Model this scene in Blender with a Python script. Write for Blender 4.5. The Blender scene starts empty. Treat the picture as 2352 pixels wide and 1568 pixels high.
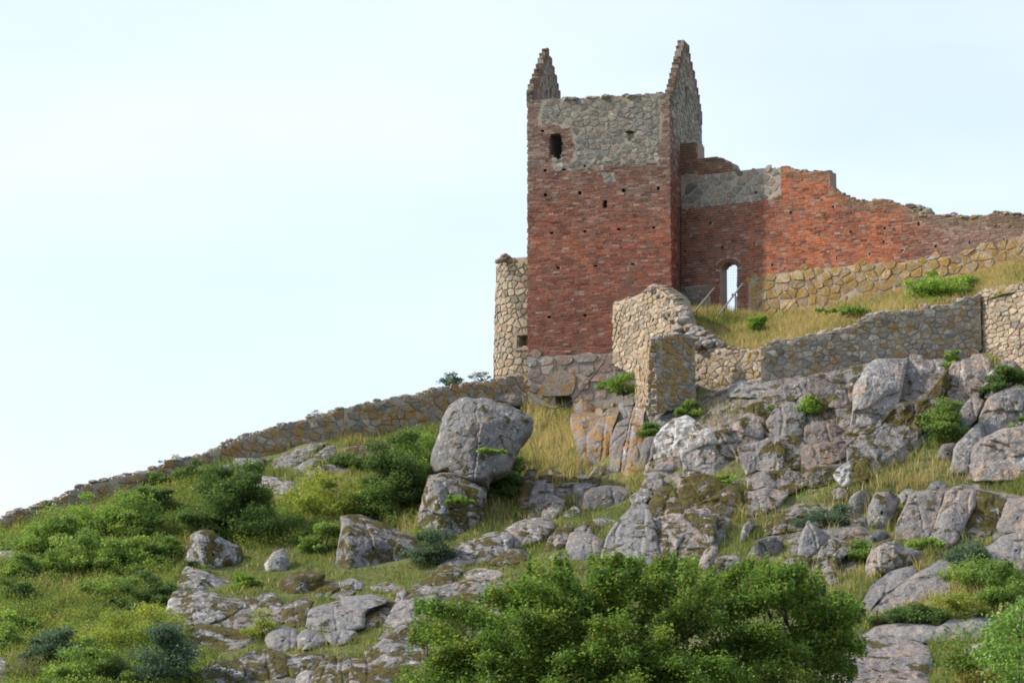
import bpy, math, random
import numpy as np
from math import radians, sin, cos, pi, sqrt

RG = np.random.default_rng(11)
scene = bpy.context.scene
COL = scene.collection

# ------------------------------------------------------------------ camera, sky, sun, exposure
PITCH = radians(9.0)
K = 0.3 / 2352.0                      # image-plane units per pixel of a 2352-wide view
SUN_EL = radians(36.0)
SUN_DIR = np.array([-0.998, 0.0, 0.0])   # horizontal direction towards the sun
SUN_DIR[1] = 0.05
cam_d = bpy.data.cameras.new("camera")
cam_d.sensor_width = 36.0
cam_d.lens = 120.0
cam_d.clip_start = 0.5
cam_d.clip_end = 5000.0
cam = bpy.data.objects.new("camera", cam_d)
COL.objects.link(cam)
cam.location = (0, 0, 0)
cam.rotation_euler = (pi / 2 + PITCH, 0, 0)
scene.camera = cam

world = bpy.data.worlds.new("World")
scene.world = world
world.use_nodes = True
wn = world.node_tree
wn.nodes.clear()
w_out = wn.nodes.new("ShaderNodeOutputWorld")
w_bg = wn.nodes.new("ShaderNodeBackground")
w_sky = wn.nodes.new("ShaderNodeTexSky")
w_sky.sky_type = 'NISHITA'
w_sky.sun_disc = False
w_sky.sun_elevation = SUN_EL
# the sky's rotation 0 puts the sun on +Y and grows clockwise seen from above
w_sky.sun_rotation = math.atan2(SUN_DIR[0], SUN_DIR[1])
w_sky.air_density = 1.0
w_sky.dust_density = 1.2
w_sky.ozone_density = 1.5
w_bg.inputs['Strength'].default_value = 0.113
# a thin even veil of high cloud over the whole sky
w_tc = wn.nodes.new("ShaderNodeTexCoord")
w_map = wn.nodes.new("ShaderNodeMapping")
w_map.inputs['Scale'].default_value = (1.0, 1.0, 3.0)
w_noise = wn.nodes.new("ShaderNodeTexNoise")
w_noise.inputs['Scale'].default_value = 2.2
w_noise.inputs['Detail'].default_value = 5.0
w_noise.inputs['Roughness'].default_value = 0.5
w_rng = wn.nodes.new("ShaderNodeMapRange")
w_rng.inputs[1].default_value = 0.35
w_rng.inputs[2].default_value = 0.75
w_rng.inputs[3].default_value = 0.14
w_rng.inputs[4].default_value = 0.55
w_mix = wn.nodes.new("ShaderNodeMixRGB")
w_mix.inputs[2].default_value = (7.2, 7.3, 7.9, 1)
wn.links.new(w_tc.outputs['Generated'], w_map.inputs[0])
wn.links.new(w_map.outputs[0], w_noise.inputs['Vector'])
wn.links.new(w_noise.outputs['Fac'], w_rng.inputs[0])
wn.links.new(w_rng.outputs[0], w_mix.inputs[0])
wn.links.new(w_sky.outputs[0], w_mix.inputs[1])
wn.links.new(w_mix.outputs[0], w_bg.inputs['Color'])
wn.links.new(w_bg.outputs[0], w_out.inputs[0])

sun_l = bpy.data.lights.new("sun", 'SUN')
sun_l.energy = 2.7
sun_l.angle = radians(1.5)
sun_l.color = (1.0, 0.93, 0.82)
sun = bpy.data.objects.new("sun", sun_l)
COL.objects.link(sun)
_h = SUN_DIR / np.linalg.norm(SUN_DIR)
from mathutils import Vector
_to = Vector((_h[0] * cos(SUN_EL), _h[1] * cos(SUN_EL), sin(SUN_EL)))
sun.rotation_euler = (-_to).to_track_quat('-Z', 'Y').to_euler()
sun.location = (-40, 60, 80)

scene.view_settings.view_transform = 'Standard'
scene.view_settings.look = 'None'
scene.view_settings.gamma = 1.0
scene.view_settings.use_curve_mapping = False
scene.view_settings.exposure = 0.9
scene.cycles.use_denoising = True
scene.cycles.filter_width = 1.8
scene.cycles.max_bounces = 6
scene.cycles.diffuse_bounces = 3
scene.cycles.transmission_bounces = 4

# ------------------------------------------------------------------ geometry helpers
CP, SP = cos(PITCH), sin(PITCH)


def ray(px, py):
    px = np.asarray(px, float); py = np.asarray(py, float)
    x = (px - 1176.0) * K
    u = -(py - 784.0) * K
    return np.stack([x, CP - u * SP, SP + u * CP], -1)


def P(px, py, Y):
    r = ray(px, py)
    return r * (np.asarray(Y, float) / r[..., 1])[..., None]


def proj(p):
    p = np.asarray(p, float)
    f = p[..., 1] * CP + p[..., 2] * SP
    up = -p[..., 1] * SP + p[..., 2] * CP
    return 1176.0 + p[..., 0] / f / K, 784.0 - up / f / K


def Z5(pts): return [(x * .415, 803.9 + y * .415) for x, y in pts]
def Z6(pts): return [(861.3 + x * .2930, 861.3 + y * .2930) for x, y in pts]
def Z7(pts): return [(x * .415, 1119.7 + y * .415) for x, y in pts]
def Z8(pts): return [(1435.5 + x * .3896, 976.2 + y * .3896) for x, y in pts]
def Z4(pts): return [(1378.1 + x * .4140, 602.9 + y * .4140) for x, y in pts]
def Z2(pts): return [(1091.0 + x * .3297, 516.8 + y * .3297) for x, y in pts]
def Z3(pts): return [(1493.0 + x * .3652, 287.1 + y * .3652) for x, y in pts]
def Z1(pts): return [(1091.0 + x * .3297, 57.4 + y * .3297) for x, y in pts]
def Z0(pts): return pts


_perm = np.random.default_rng(5).permutation(256)
_perm = np.concatenate([_perm, _perm, _perm])
_g = np.random.default_rng(6).normal(size=(256, 3))
_g /= np.linalg.norm(_g, axis=1)[:, None]


def perlin(p):
    p = np.asarray(p, float)
    i = np.floor(p).astype(int)
    f = p - i
    i &= 255
    t = f * f * f * (f * (f * 6 - 15) + 10)
    out = 0
    for dx in (0, 1):
        wx = t[..., 0] if dx else 1 - t[..., 0]
        for dy in (0, 1):
            wy = t[..., 1] if dy else 1 - t[..., 1]
            for dz in (0, 1):
                wz = t[..., 2] if dz else 1 - t[..., 2]
                h = _perm[_perm[_perm[i[..., 0] + dx] + i[..., 1] + dy] + i[..., 2] + dz]
                g = _g[h]
                d = g[..., 0] * (f[..., 0] - dx) + g[..., 1] * (f[..., 1] - dy) + g[..., 2] * (f[..., 2] - dz)
                out = out + wx * wy * wz * d
    return out


def fbm(p, oct=4, gain=.5):
    p = np.asarray(p, float)
    a, s, o = 1.0, 0, 1.0
    for k in range(oct):
        s = s + a * perlin(p * o + 17.3 * k)
        a *= gain
        o *= 2.03
    return s


def in_poly(x, y, poly):
    x = np.asarray(x, float); y = np.asarray(y, float)
    res = np.zeros(np.broadcast(x, y).shape, bool)
    n = len(poly)
    j = n - 1
    for i in range(n):
        xi, yi = poly[i]; xj, yj = poly[j]
        if yi != yj:
            c = ((yi > y) != (yj > y)) & (x < (xj - xi) * (y - yi) / (yj - yi) + xi)
            res ^= c
        j = i
    return res


def mesh_np(name, V, F, col=None, aux=None, smooth=False):
    """V (n,3); F an (m,k) int array or a list of such arrays; col one rgba per face"""
    V = np.asarray(V, np.float32)
    Fl = F if isinstance(F, list) else [F]
    Fl = [np.asarray(f, np.int32) for f in Fl if len(f)]
    me = bpy.data.meshes.new(name)
    me.vertices.add(len(V))
    me.vertices.foreach_set("co", V.ravel())
    nl = sum(f.size for f in Fl)
    nf = sum(len(f) for f in Fl)
    me.loops.add(nl)
    me.polygons.add(nf)
    me.loops.foreach_set("vertex_index", np.concatenate([f.ravel() for f in Fl]))
    tot = np.concatenate([np.full(len(f), f.shape[1], np.int32) for f in Fl])
    st = np.concatenate([[0], np.cumsum(tot)[:-1]]).astype(np.int32)
    me.polygons.foreach_set("loop_start", st)
    try:
        me.polygons.foreach_set("loop_total", tot)
    except Exception:
        pass
    me.polygons.foreach_set("use_smooth", np.full(nf, bool(smooth)))
    for nm, c in (("Col", col), ("Aux", aux)):
        if c is None:
            continue
        c = np.asarray(c, np.float32)
        if c.ndim == 1:
            c = np.tile(c, (nf, 1))
        dom = 'FACE' if len(c) == nf else 'POINT'
        a = me.attributes.new(nm, 'FLOAT_COLOR', dom)
        a.data.foreach_set("color", c.ravel())
    me.update(calc_edges=True)
    return me


def link(name, data, parent=None, loc=(0, 0, 0), mat=None, **props):
    o = bpy.data.objects.new(name, data)
    COL.objects.link(o)
    o.location = loc
    if parent is not None:
        o.parent = parent
    if mat is not None and data is not None and not data.materials:
        data.materials.append(mat)
    for k_, v_ in props.items():
        o[k_] = v_
    return o


def thing(name, loc, label, category, group=None):
    o = link(name, None, None, tuple(float(c) for c in loc))
    o.empty_display_size = 0.3
    o['label'] = label
    o['category'] = category
    if group:
        o['group'] = group
    return o


def part(name, V, F, mat, parent, col=None, aux=None, smooth=False, centre=False, **props):
    """a mesh in world coordinates, stored relative to its parent (and to its own centre)"""
    V = np.asarray(V, float)
    base = np.array(parent.location) if parent is not None else np.zeros(3)
    c = V.mean(0) if centre else base
    me = mesh_np(name, V - c, F, col, aux, smooth)
    return link(name, me, parent, tuple(c - base), mat, **props)


def sub_part(name, V, F, mat, parent, grand, col=None, aux=None, smooth=False, **props):
    V = np.asarray(V, float)
    base = np.array(grand.location) + np.array(parent.location)
    me = mesh_np(name, V - base, F, col, aux, smooth)
    return link(name, me, parent, (0, 0, 0), mat, **props)


def join(items):
    """items: list of (V, [F...], rgba) -> V, F list by face size, col"""
    Vs, Fs, n = [], {}, 0
    for V, Fl, c in items:
        Vs.append(V)
        for f in (Fl if isinstance(Fl, list) else [Fl]):
            f = np.asarray(f)
            if len(f):
                Fs.setdefault(f.shape[1], []).append((f + n, np.tile(c, (len(f), 1)) if np.ndim(c) == 1 else c))
        n += len(V)
    Fo, Co = [], []
    for k_ in sorted(Fs):
        Fo.append(np.concatenate([a for a, b in Fs[k_]]))
        Co.append(np.concatenate([b for a, b in Fs[k_]]))
    return np.concatenate(Vs), Fo, np.concatenate(Co)


def tube(pts, rad, n=6):
    pts = np.asarray(pts, float)
    m = len(pts)
    rad = np.broadcast_to(np.asarray(rad, float), (m,))
    tg = np.gradient(pts, axis=0)
    tg /= np.linalg.norm(tg, axis=1)[:, None] + 1e-9
    ref = np.where(np.abs(tg[:, 2:3]) > .9, np.array([[1., 0, 0]]), np.array([[0, 0, 1.]]))
    a = np.cross(tg, ref); a /= np.linalg.norm(a, axis=1)[:, None] + 1e-9
    b = np.cross(tg, a)
    th = np.arange(n) * 2 * pi / n
    V = pts[:, None] + rad[:, None, None] * (np.cos(th)[None, :, None] * a[:, None] + np.sin(th)[None, :, None] * b[:, None])
    i, j = np.meshgrid(np.arange(m - 1), np.arange(n), indexing='ij')
    F = np.stack([i * n + j, i * n + (j + 1) % n, (i + 1) * n + (j + 1) % n, (i + 1) * n + j], -1).reshape(-1, 4)
    return V.reshape(-1, 3), F


def box_between(p, q, w, t):
    """a square beam from p to q"""
    p = np.asarray(p, float); q = np.asarray(q, float)
    d = (q - p) / np.linalg.norm(q - p)
    ref = np.array([0, 0, 1.]) if abs(d[2]) < .9 else np.array([0, 1., 0])
    a = np.cross(d, ref); a /= np.linalg.norm(a)
    b = np.cross(a, d)
    V = []
    for e in (p, q):
        for s, r in ((-1, -1), (1, -1), (1, 1), (-1, 1)):
            V.append(e + a * s * w / 2 + b * r * t / 2)
    return np.array(V), BOXF


BOXF = np.array([(0, 1, 2, 3), (7, 6, 5, 4), (0, 4, 5, 1), (1, 5, 6, 2), (2, 6, 7, 3), (3, 7, 4, 0)])


# ------------------------------------------------------------------ materials
def new_mat(name):
    m = bpy.data.materials.new(name)
    m.use_nodes = True
    nt = m.node_tree
    nt.nodes.clear()
    out = nt.nodes.new("ShaderNodeOutputMaterial")
    b = nt.nodes.new("ShaderNodeBsdfPrincipled")
    nt.links.new(b.outputs[0], out.inputs[0])
    b.inputs['Roughness'].default_value = .9
    b.inputs['Specular IOR Level'].default_value = .25
    return m, nt, b, out


class N:
    """tiny node helper"""
    def __init__(s, nt): s.nt = nt
    def put(s, sock, v):
        if isinstance(v, bpy.types.NodeSocket): s.nt.links.new(v, sock)
        elif isinstance(v, tuple) and len(v) == 3 and sock.type == 'RGBA': sock.default_value = (*v, 1)
        else: sock.default_value = v
    def pos(s): return s.nt.nodes.new("ShaderNodeNewGeometry").outputs['Position']
    def nrm(s): return s.nt.nodes.new("ShaderNodeNewGeometry").outputs['Normal']
    def objrand(s): return s.nt.nodes.new("ShaderNodeObjectInfo").outputs['Random']
    def attr(s, n):
        a = s.nt.nodes.new("ShaderNodeAttribute"); a.attribute_name = n
        return a
    def noise(s, scale, detail=3, rough=.55, vec=None, dist=0.0):
        n = s.nt.nodes.new("ShaderNodeTexNoise")
        s.put(n.inputs['Vector'], vec if vec is not None else s.pos())
        n.inputs['Scale'].default_value = scale
        n.inputs['Detail'].default_value = detail
        n.inputs['Roughness'].default_value = rough
        n.inputs['Distortion'].default_value = dist
        return n.outputs['Fac']
    def voro(s, scale, feature='F1', vec=None, out='Distance'):
        n = s.nt.nodes.new("ShaderNodeTexVoronoi"); n.feature = feature
        s.put(n.inputs['Vector'], vec if vec is not None else s.pos())
        n.inputs['Scale'].default_value = scale
        return n.outputs[out]
    def rng(s, v, a, b, c=0.0, d=1.0):
        n = s.nt.nodes.new("ShaderNodeMapRange"); n.clamp = True
        s.put(n.inputs[0], v)
        for i, q in enumerate((a, b, c, d)): s.put(n.inputs[i + 1], q)
        return n.outputs[0]
    def math(s, op, a, b=0.0):
        n = s.nt.nodes.new("ShaderNodeMath"); n.operation = op
        s.put(n.inputs[0], a); s.put(n.inputs[1], b)
        return n.outputs[0]
    def mix(s, f, a, b, mode='MIX'):
        n = s.nt.nodes.new("ShaderNodeMixRGB"); n.blend_type = mode
        s.put(n.inputs[0], f); s.put(n.inputs[1], a); s.put(n.inputs[2], b)
        return n.outputs[0]
    def sep(s, v):
        n = s.nt.nodes.new("ShaderNodeSeparateXYZ"); s.put(n.inputs[0], v)
        return n.outputs
    def sepc(s, v):
        n = s.nt.nodes.new("ShaderNodeSeparateColor"); s.put(n.inputs[0], v)
        return n.outputs
    def vmul(s, v, k3):
        n = s.nt.nodes.new("ShaderNodeVectorMath"); n.operation = 'MULTIPLY'
        s.put(n.inputs[0], v); n.inputs[1].default_value = k3
        return n.outputs[0]
    def bump(s, h, strength, dist, nrm=None):
        n = s.nt.nodes.new("ShaderNodeBump")
        n.inputs['Strength'].default_value = strength
        n.inputs['Distance'].default_value = dist
        s.put(n.inputs['Height'], h)
        if nrm is not None: s.put(n.inputs['Normal'], nrm)
        return n.outputs[0]


def mat_brick():
    m, nt, b, _ = new_mat("brick_clay")
    n = N(nt)
    c = n.attr("Col").outputs['Color']
    f = n.rng(n.noise(9, 4), .3, .7, .74, 1.22)
    g = n.nt.nodes.new("ShaderNodeCombineXYZ")
    for i in range(3): n.put(g.inputs[i], f)
    c = n.mix(1.0, c, g.outputs[0], 'MULTIPLY')
    # grey lime bloom and black weathering in ragged patches
    c = n.mix(n.rng(n.noise(1.3, 5, .65), .52, .70, 0, .4), c, (.25, .19, .15))
    c = n.mix(n.rng(n.noise(.9, 5, .7, n.vmul(n.pos(), (1, 1, .35))), .55, .70, 0, .5), c, (.07, .045, .04))
    n.put(b.inputs['Base Color'], c)
    n.put(b.inputs['Normal'], n.bump(n.noise(22, 4), .5, .015))
    return m


def mat_mortar(name, base, dark, zoned=False):
    m, nt, b, _ = new_mat(name)
    n = N(nt)
    c = n.mix(n.rng(n.noise(2.2, 5, .65), .35, .7), base, dark)
    c = n.mix(n.rng(n.noise(25, 2), .3, .7, 0, .35), c, (base[0] * .6, base[1] * .6, base[2] * .58))
    if zoned: c = n.mix(1.0, c, n.attr('Col').outputs['Color'], 'MULTIPLY')
    n.put(b.inputs['Base Color'], c)
    n.put(b.inputs['Normal'], n.bump(n.noise(18, 4), .5, .02))
    return m


def mat_stone():
    """wall stones: rgb from the stone itself, alpha = how much orange lichen grows there"""
    m, nt, b, _ = new_mat("wall_stone")
    n = N(nt)
    a = n.attr("Col")
    c = a.outputs['Color']
    f = n.rng(n.noise(7, 5, .65), .28, .72, .62, 1.25)
    g = n.nt.nodes.new("ShaderNodeCombineXYZ")
    for i in range(3): n.put(g.inputs[i], f)
    c = n.mix(1.0, c, g.outputs[0], 'MULTIPLY')
    c = n.mix(n.rng(n.noise(22, 2), .45, .75, 0, .35), c, (.12, .11, .10))
    c = n.mix(n.rng(n.noise(3.1, 5, .65), .60, .66, 0, .65), c, (.48, .48, .46))
    li = n.math('ADD', n.noise(2.4, 5, .68), n.math('MULTIPLY', a.outputs['Alpha'], .33))
    oc = n.mix(n.noise(5, 3), (.25, .16, .05), (.36, .20, .045))
    c = n.mix(n.rng(li, .66, .74, 0, .88), c, oc)
    n.put(b.inputs['Base Color'], c)
    n.put(b.inputs['Normal'], n.bump(n.noise(8, 6, .68), .8, .06))
    return m


def mat_rock():
    """granite; Col rgb = tint, alpha = moss; Aux r = orange lichen, g = white lichen, b = pinkness"""
    m, nt, b, _ = new_mat("granite")
    n = N(nt)
    a = n.attr("Col"); x = n.attr("Aux")
    xs = n.sepc(x.outputs['Color'])
    p = n.pos()
    up = n.sep(n.nrm())[2]
    big = n.noise(.55, 5, .6, None, .6)
    pk = n.math('ADD', big, n.math('MULTIPLY', n.math('SUBTRACT', xs[2], .5), .5))
    c = n.mix(n.rng(pk, .43, .69), (.27, .26, .242), (.42, .305, .235))
    # grain
    gr = n.noise(16, 4, .7)
    c = n.mix(n.rng(gr, .47, .62, 0, .7), c, (.10, .095, .092))
    c = n.mix(n.rng(n.noise(12, 4, .65), .56, .66, 0, .55), c, (.46, .41, .37))
    # grey weather crust in blotches
    c = n.mix(n.rng(n.noise(1.9, 7, .72), .46, .55, 0, .72), c, (.20, .20, .202))
    c = n.mix(n.rng(n.noise(5.5, 6, .7), .52, .60, 0, .6), c, (.115, .11, .106))
    c = n.mix(n.rng(n.noise(.9, 6, .7, n.vmul(p, (1.6, 1.6, .45))), .56, .64, 0, .62), c, (.105, .095, .085))
    c = n.mix(1.0, c, a.outputs['Color'], 'MULTIPLY')
    # pale crusty lichen
    wl = n.math('ADD', n.noise(3.3, 6, .72), n.math('MULTIPLY', xs[1], .26))
    c = n.mix(n.rng(wl, .67, .72, 0, .85), c, (.53, .53, .50))
    wl2 = n.math('ADD', n.noise(1.05, 6, .7), n.math('MULTIPLY', xs[1], .18))
    c = n.mix(n.rng(wl2, .67, .73, 0, .75), c, (.58, .57, .55))
    # orange lichen runs down the rock
    ol = n.math('ADD', n.noise(2.0, 6, .72, n.vmul(p, (1.5, 1.5, .4))), n.math('MULTIPLY', xs[0], .32))
    c = n.mix(n.rng(ol, .66, .74, 0, .85), c, n.mix(n.noise(7, 2), (.36, .17, .03), (.27, .17, .05)))
    # moss cushions, thicker on ledges
    mo = n.math('ADD', n.noise(1.5, 7, .74, None, .4), n.math('MULTIPLY', a.outputs['Alpha'], .30))
    mo = n.math('ADD', mo, n.math('MULTIPLY', up, .06))
    mf = n.rng(mo, .632, .665)
    c = n.mix(mf, c, n.mix(n.rng(n.noise(3.1, 4), .35, .65), (.050, .036, .010), (.115, .095, .016)))
    n.put(b.inputs['Base Color'], c)
    # fine relief: grain, pits and hairline joints
    h = n.math('ADD', n.math('MULTIPLY', n.noise(4.5, 7, .68), 1.0), n.math('MULTIPLY', mf, .35))
    h = n.math('ADD', h, n.math('MULTIPLY', n.noise(1.6, 4, .6, n.vmul(p, (1.8, 1.8, .5))), .8))
    n.put(b.inputs['Normal'], n.bump(h, 1.0, .14))
    b.inputs['Roughness'].default_value = .85
    return m


def mat_leaf(name, trans=.4, rough=.55):
    m, nt, b, out = new_mat(name)
    n = N(nt)
    c = n.attr("Col").outputs['Color']
    c = n.mix(1.0, c, (1.16, 1.03, 1.35), 'MULTIPLY')
    n.put(b.inputs['Base Color'], c)
    b.inputs['Roughness'].default_value = rough
    t = nt.nodes.new("ShaderNodeBsdfTranslucent")
    n.put(t.inputs[0], n.mix(1.0, c, (1.25, 1.35, .7), 'MULTIPLY'))
    mx = nt.nodes.new("ShaderNodeMixShader")
    mx.inputs[0].default_value = trans
    nt.links.new(b.outputs[0], mx.inputs[1]); nt.links.new(t.outputs[0], mx.inputs[2])
    nt.links.new(mx.outputs[0], out.inputs[0])
    return m


def mat_plain(name, c1, c2, scale=6, rough=.85, metal=0.0, bump=.4):
    m, nt, b, _ = new_mat(name)
    n = N(nt)
    n.put(b.inputs['Base Color'], n.mix(n.rng(n.noise(scale, 4, .65), .3, .7), c1, c2))
    b.inputs['Roughness'].default_value = rough
    b.inputs['Metallic'].default_value = metal
    n.put(b.inputs['Normal'], n.bump(n.noise(scale * 4, 3), bump, .02))
    return m


def mat_ground():
    m, nt, b, _ = new_mat("turf_soil")
    n = N(nt)
    c = n.mix(n.rng(n.noise(.6, 6, .65), .35, .65), (.125, .16, .042), (.21, .20, .07))
    c = n.mix(n.rng(n.noise(1.9, 6, .7), .52, .66), c, (.085, .065, .042))
    c = n.mix(n.rng(n.noise(9, 3), .5, .7, 0, .6), c, (.045, .07, .018))
    n.put(b.inputs['Base Color'], c)
    n.put(b.inputs['Normal'], n.bump(n.noise(5, 6, .7), 1.0, .15))
    return m


M_BRICK = mat_brick()
M_MORTAR = mat_mortar("lime_mortar", (.36, .315, .26), (.27, .23, .19))
M_MORTAR_Z = mat_mortar("wall_mortar", (.40, .355, .295), (.30, .262, .218), True)
M_MORTAR2 = mat_mortar("rubble_mortar", (.43, .37, .28), (.28, .24, .185))
M_STONE = mat_stone()
M_ROCK = mat_rock()
M_GROUND = mat_ground()
M_LEAF = mat_leaf("leaf", .5, .5)
M_GRASS = mat_leaf("grass_blade", .45, .7)
M_BARK = mat_plain("bark", (.10, .085, .07), (.055, .045, .04), 9)
M_WOOD = mat_plain("weathered_wood", (.24, .215, .18), (.15, .13, .11), 8)
M_PALE = mat_plain("bleached_wood", (.72, .69, .60), (.55, .52, .45), 12)
M_IRON = mat_plain("dark_iron", (.05, .05, .052), (.03, .03, .03), 20, .6, .3)
M_RUST = mat_plain("rust", (.16, .055, .025), (.08, .03, .02), 25)
M_RUBBER = mat_plain("black_rubber", (.035, .035, .04), (.05, .05, .055), 15, .55)
# ------------------------------------------------------------------ hillside
TP = [(-150, 1270, 138), (0, 1222, 141.5), (150, 1174, 143), (300, 1126, 144.5), (430, 1088, 145.5), (520, 1060, 146.5),
      (700, 1016, 148), (850, 1006, 148.5), (980, 988, 149), (1100, 955, 150), (1200, 930, 150.3), (1240, 950, 151.0), (1290, 964, 151.2), (1330, 955, 150.6),
      (-150, 1600, 116), (0, 1568, 118), (300, 1568, 116), (600, 1568, 115), (900, 1568, 114), (1200, 1568, 113),
      (1600, 1568, 112), (2000, 1568, 111), (2352, 1568, 110), (2550, 1600, 110),
      (0, 1400, 127), (300, 1300, 132.5), (300, 1430, 124.5), (600, 1130, 142.5), (600, 1300, 131), (600, 1430, 123),
      (900, 1200, 136.5), (900, 1400, 124.5), (800, 1080, 143.5), (1100, 1250, 132), (1150, 1180, 136),
      (1250, 1050, 142.5), (1300, 1000, 146), (1200, 1400, 122.5), (1350, 1120, 139), (1350, 1200, 134.5), (1400, 1300, 128),
      (1400, 960, 145.5), (1480, 950, 141.6), (1600, 915, 141.3), (1700, 885, 140.6), (1850, 855, 140), (2000, 826, 139.6), (2250, 818, 139.4),
      (2352, 845, 138), (2500, 845, 137), (1500, 1080, 137.2), (1550, 990, 139), (1700, 1000, 137.2), (1900, 960, 137.2),
      (1750, 1100, 134.8), (1900, 1090, 134), (2050, 1100, 133), (2150, 980, 136.5), (2250, 1100, 132.5), (2352, 1050, 134),
      (1500, 1290, 128.5), (1700, 1200, 131), (1900, 1200, 130.3), (2100, 1130, 131.8), (2100, 1250, 127.8),
      (2300, 1200, 129.3), (2352, 1300, 124.8), (2000, 1380, 122), (2200, 1430, 118.5), (1750, 1300, 127)]
_a = np.array(TP, float)
_pts = P(_a[:, 0], _a[:, 1], _a[:, 2])
_far = np.array([(0, 160, 20.5), (-20, 160, 14), (-40, 158, 8), (22, 160, 21.5), (45, 150, 22), (0, 200, 15), (-60, 200, 2),
                 (60, 200, 16), (10, 152, 22.3), (19, 146, 21.8), (28, 141, 22), (14, 148, 22),
                 (0, 0, -1.7), (-45, 0, -1.7), (45, 0, -1.7), (0, 60, .4), (-45, 60, .2), (45, 60, .8), (-45, 100, 3),
                 (45, 100, 5), (0, 92, 3.2), (-45, 140, 10), (45, 125, 12), (-9, 156, 19)], float)
_c = np.concatenate([_pts, _far])
_n = len(_c)
_xy = _c[:, :2]
_D = np.linalg.norm(_xy[:, None] - _xy[None], axis=-1)
_Pm = np.concatenate([np.ones((_n, 1)), _xy], 1)
_A = np.zeros((_n + 3, _n + 3))
_A[:_n, :_n] = _D + np.eye(_n) * -0.02
_A[:_n, _n:] = _Pm
_A[_n:, :_n] = _Pm.T
_w = np.linalg.solve(_A, np.concatenate([_c[:, 2], np.zeros(3)]))


def rbf(x, y):
    x = np.asarray(x, float); y = np.asarray(y, float)
    s = _w[_n] + _w[_n + 1] * x + _w[_n + 2] * y
    for i in range(_n):
        s = s + _w[i] * np.hypot(x - _xy[i, 0], y - _xy[i, 1])
    return s


GX = np.arange(-50, 50.01, .5)
GY = np.arange(-10, 215.01, .5)
_gx, _gy = np.meshgrid(GX, GY)
GZ = rbf(_gx, _gy)
# soften the kinks of the cone kernel, then add the hillside's own unevenness
for _ in range(2):
    p_ = np.pad(GZ, 1, mode='edge')
    GZ = (p_[1:-1, 1:-1] * 4 + p_[:-2, 1:-1] + p_[2:, 1:-1] + p_[1:-1, :-2] + p_[1:-1, 2:]) / 8
GZ = GZ + .35 * fbm(np.stack([_gx * .33, _gy * .33, _gx * 0], -1), 3) * np.clip((_gy - 20) / 40, 0, 1)


def ground_z(x, y):
    fx = np.clip((np.asarray(x, float) - GX[0]) / .5, 0, len(GX) - 1.001)
    fy = np.clip((np.asarray(y, float) - GY[0]) / .5, 0, len(GY) - 1.001)
    i = fx.astype(int); j = fy.astype(int)
    a = fx - i; b = fy - j
    return (GZ[j, i] * (1 - a) + GZ[j, i + 1] * a) * (1 - b) + (GZ[j + 1, i] * (1 - a) + GZ[j + 1, i + 1] * a) * b


_YS = np.arange(80, 175, .1)


def hit(px, py, default=None):
    """distance at which the view through a pixel meets the hillside"""
    q = P(np.full(len(_YS), float(px)), np.full(len(_YS), float(py)), _YS)
    below = q[:, 2] < ground_z(q[:, 0], _YS)
    if not below.any():
        return default
    return float(_YS[np.argmax(below)])


# the same for a whole lattice of pixels
_hpx = np.arange(-200, 2600, 16.0); _hpy = np.arange(800, 1760, 12.0)
_ha, _hb = np.meshgrid(_hpx, _hpy)
HITM = np.full(_ha.shape, 175.0)
_open = np.ones(_ha.shape, bool)
for _y in np.arange(96, 175, .3):
    _q = P(_ha, _hb, _y)
    _in = _open & (_q[..., 2] < ground_z(_q[..., 0], np.full(_ha.shape, _y)))
    HITM[_in] = _y
    _open &= ~_in


def hitv(px, py):
    a = np.clip((px - _hpx[0]) / 16, 0, len(_hpx) - 1.001); b = np.clip((py - _hpy[0]) / 12, 0, len(_hpy) - 1.001)
    i = a.astype(int); j = b.astype(int); a = a - i; b = b - j
    return (HITM[j, i] * (1 - a) + HITM[j, i + 1] * a) * (1 - b) + (HITM[j + 1, i] * (1 - a) + HITM[j + 1, i + 1] * a) * b


# one sheet: fine in view, coarse out to the horizon
FX = np.concatenate([[-3000, -900, -300, -120], GX, [120, 300, 900, 3000]])
FY = np.concatenate([[-3000, -900, -300, -80], GY[(GY < 85) & (np.arange(len(GY)) % 6 == 0)], GY[GY >= 85], [300, 600, 1500, 3500]])
fx_, fy_ = np.meshgrid(FX, FY)
fz_ = ground_z(fx_, fy_)
far = np.maximum(np.maximum(np.abs(fx_) - 50, 0), np.maximum(np.maximum(fy_ - 215, -10 - fy_), 0))
fade = np.clip(far / 250, 0, 1)
fz_ = fz_ * (1 - fade) + (-2.0) * fade
nx_, ny_ = len(FX), len(FY)
ii, jj = np.meshgrid(np.arange(nx_ - 1), np.arange(ny_ - 1))
q0 = jj * nx_ + ii
Fg = np.stack([q0, q0 + 1, q0 + 1 + nx_, q0 + nx_], -1).reshape(-1, 4)
link("hillside", mesh_np("hillside", np.stack([fx_, fy_, fz_], -1).reshape(-1, 3), Fg, smooth=True), None, (0, 0, 0), M_GROUND, kind="structure")

# raised ward behind the retaining wall
WF = P(*np.array([(1585, 762, 143.3), (1620, 790, 142.3), (1680, 808, 141.2), (1745, 805, 140.3), (1850, 780, 140.15), (2050, 724, 140.1),
                  (2250, 694, 140.0), (2300, 672, 138.4), (2400, 662, 136.4), (2500, 655, 135)]).T)
WB = P(*np.array([(1563, 712, 152.0), (1610, 714, 151.0), (1680, 725, 149.7), (1760, 735, 148.8), (1900, 716, 147.4), (2050, 688, 146.2),
                  (2200, 648, 145.0), (2280, 628, 144.4), (2400, 602, 143.4), (2520, 595, 142.5)]).T)


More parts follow.
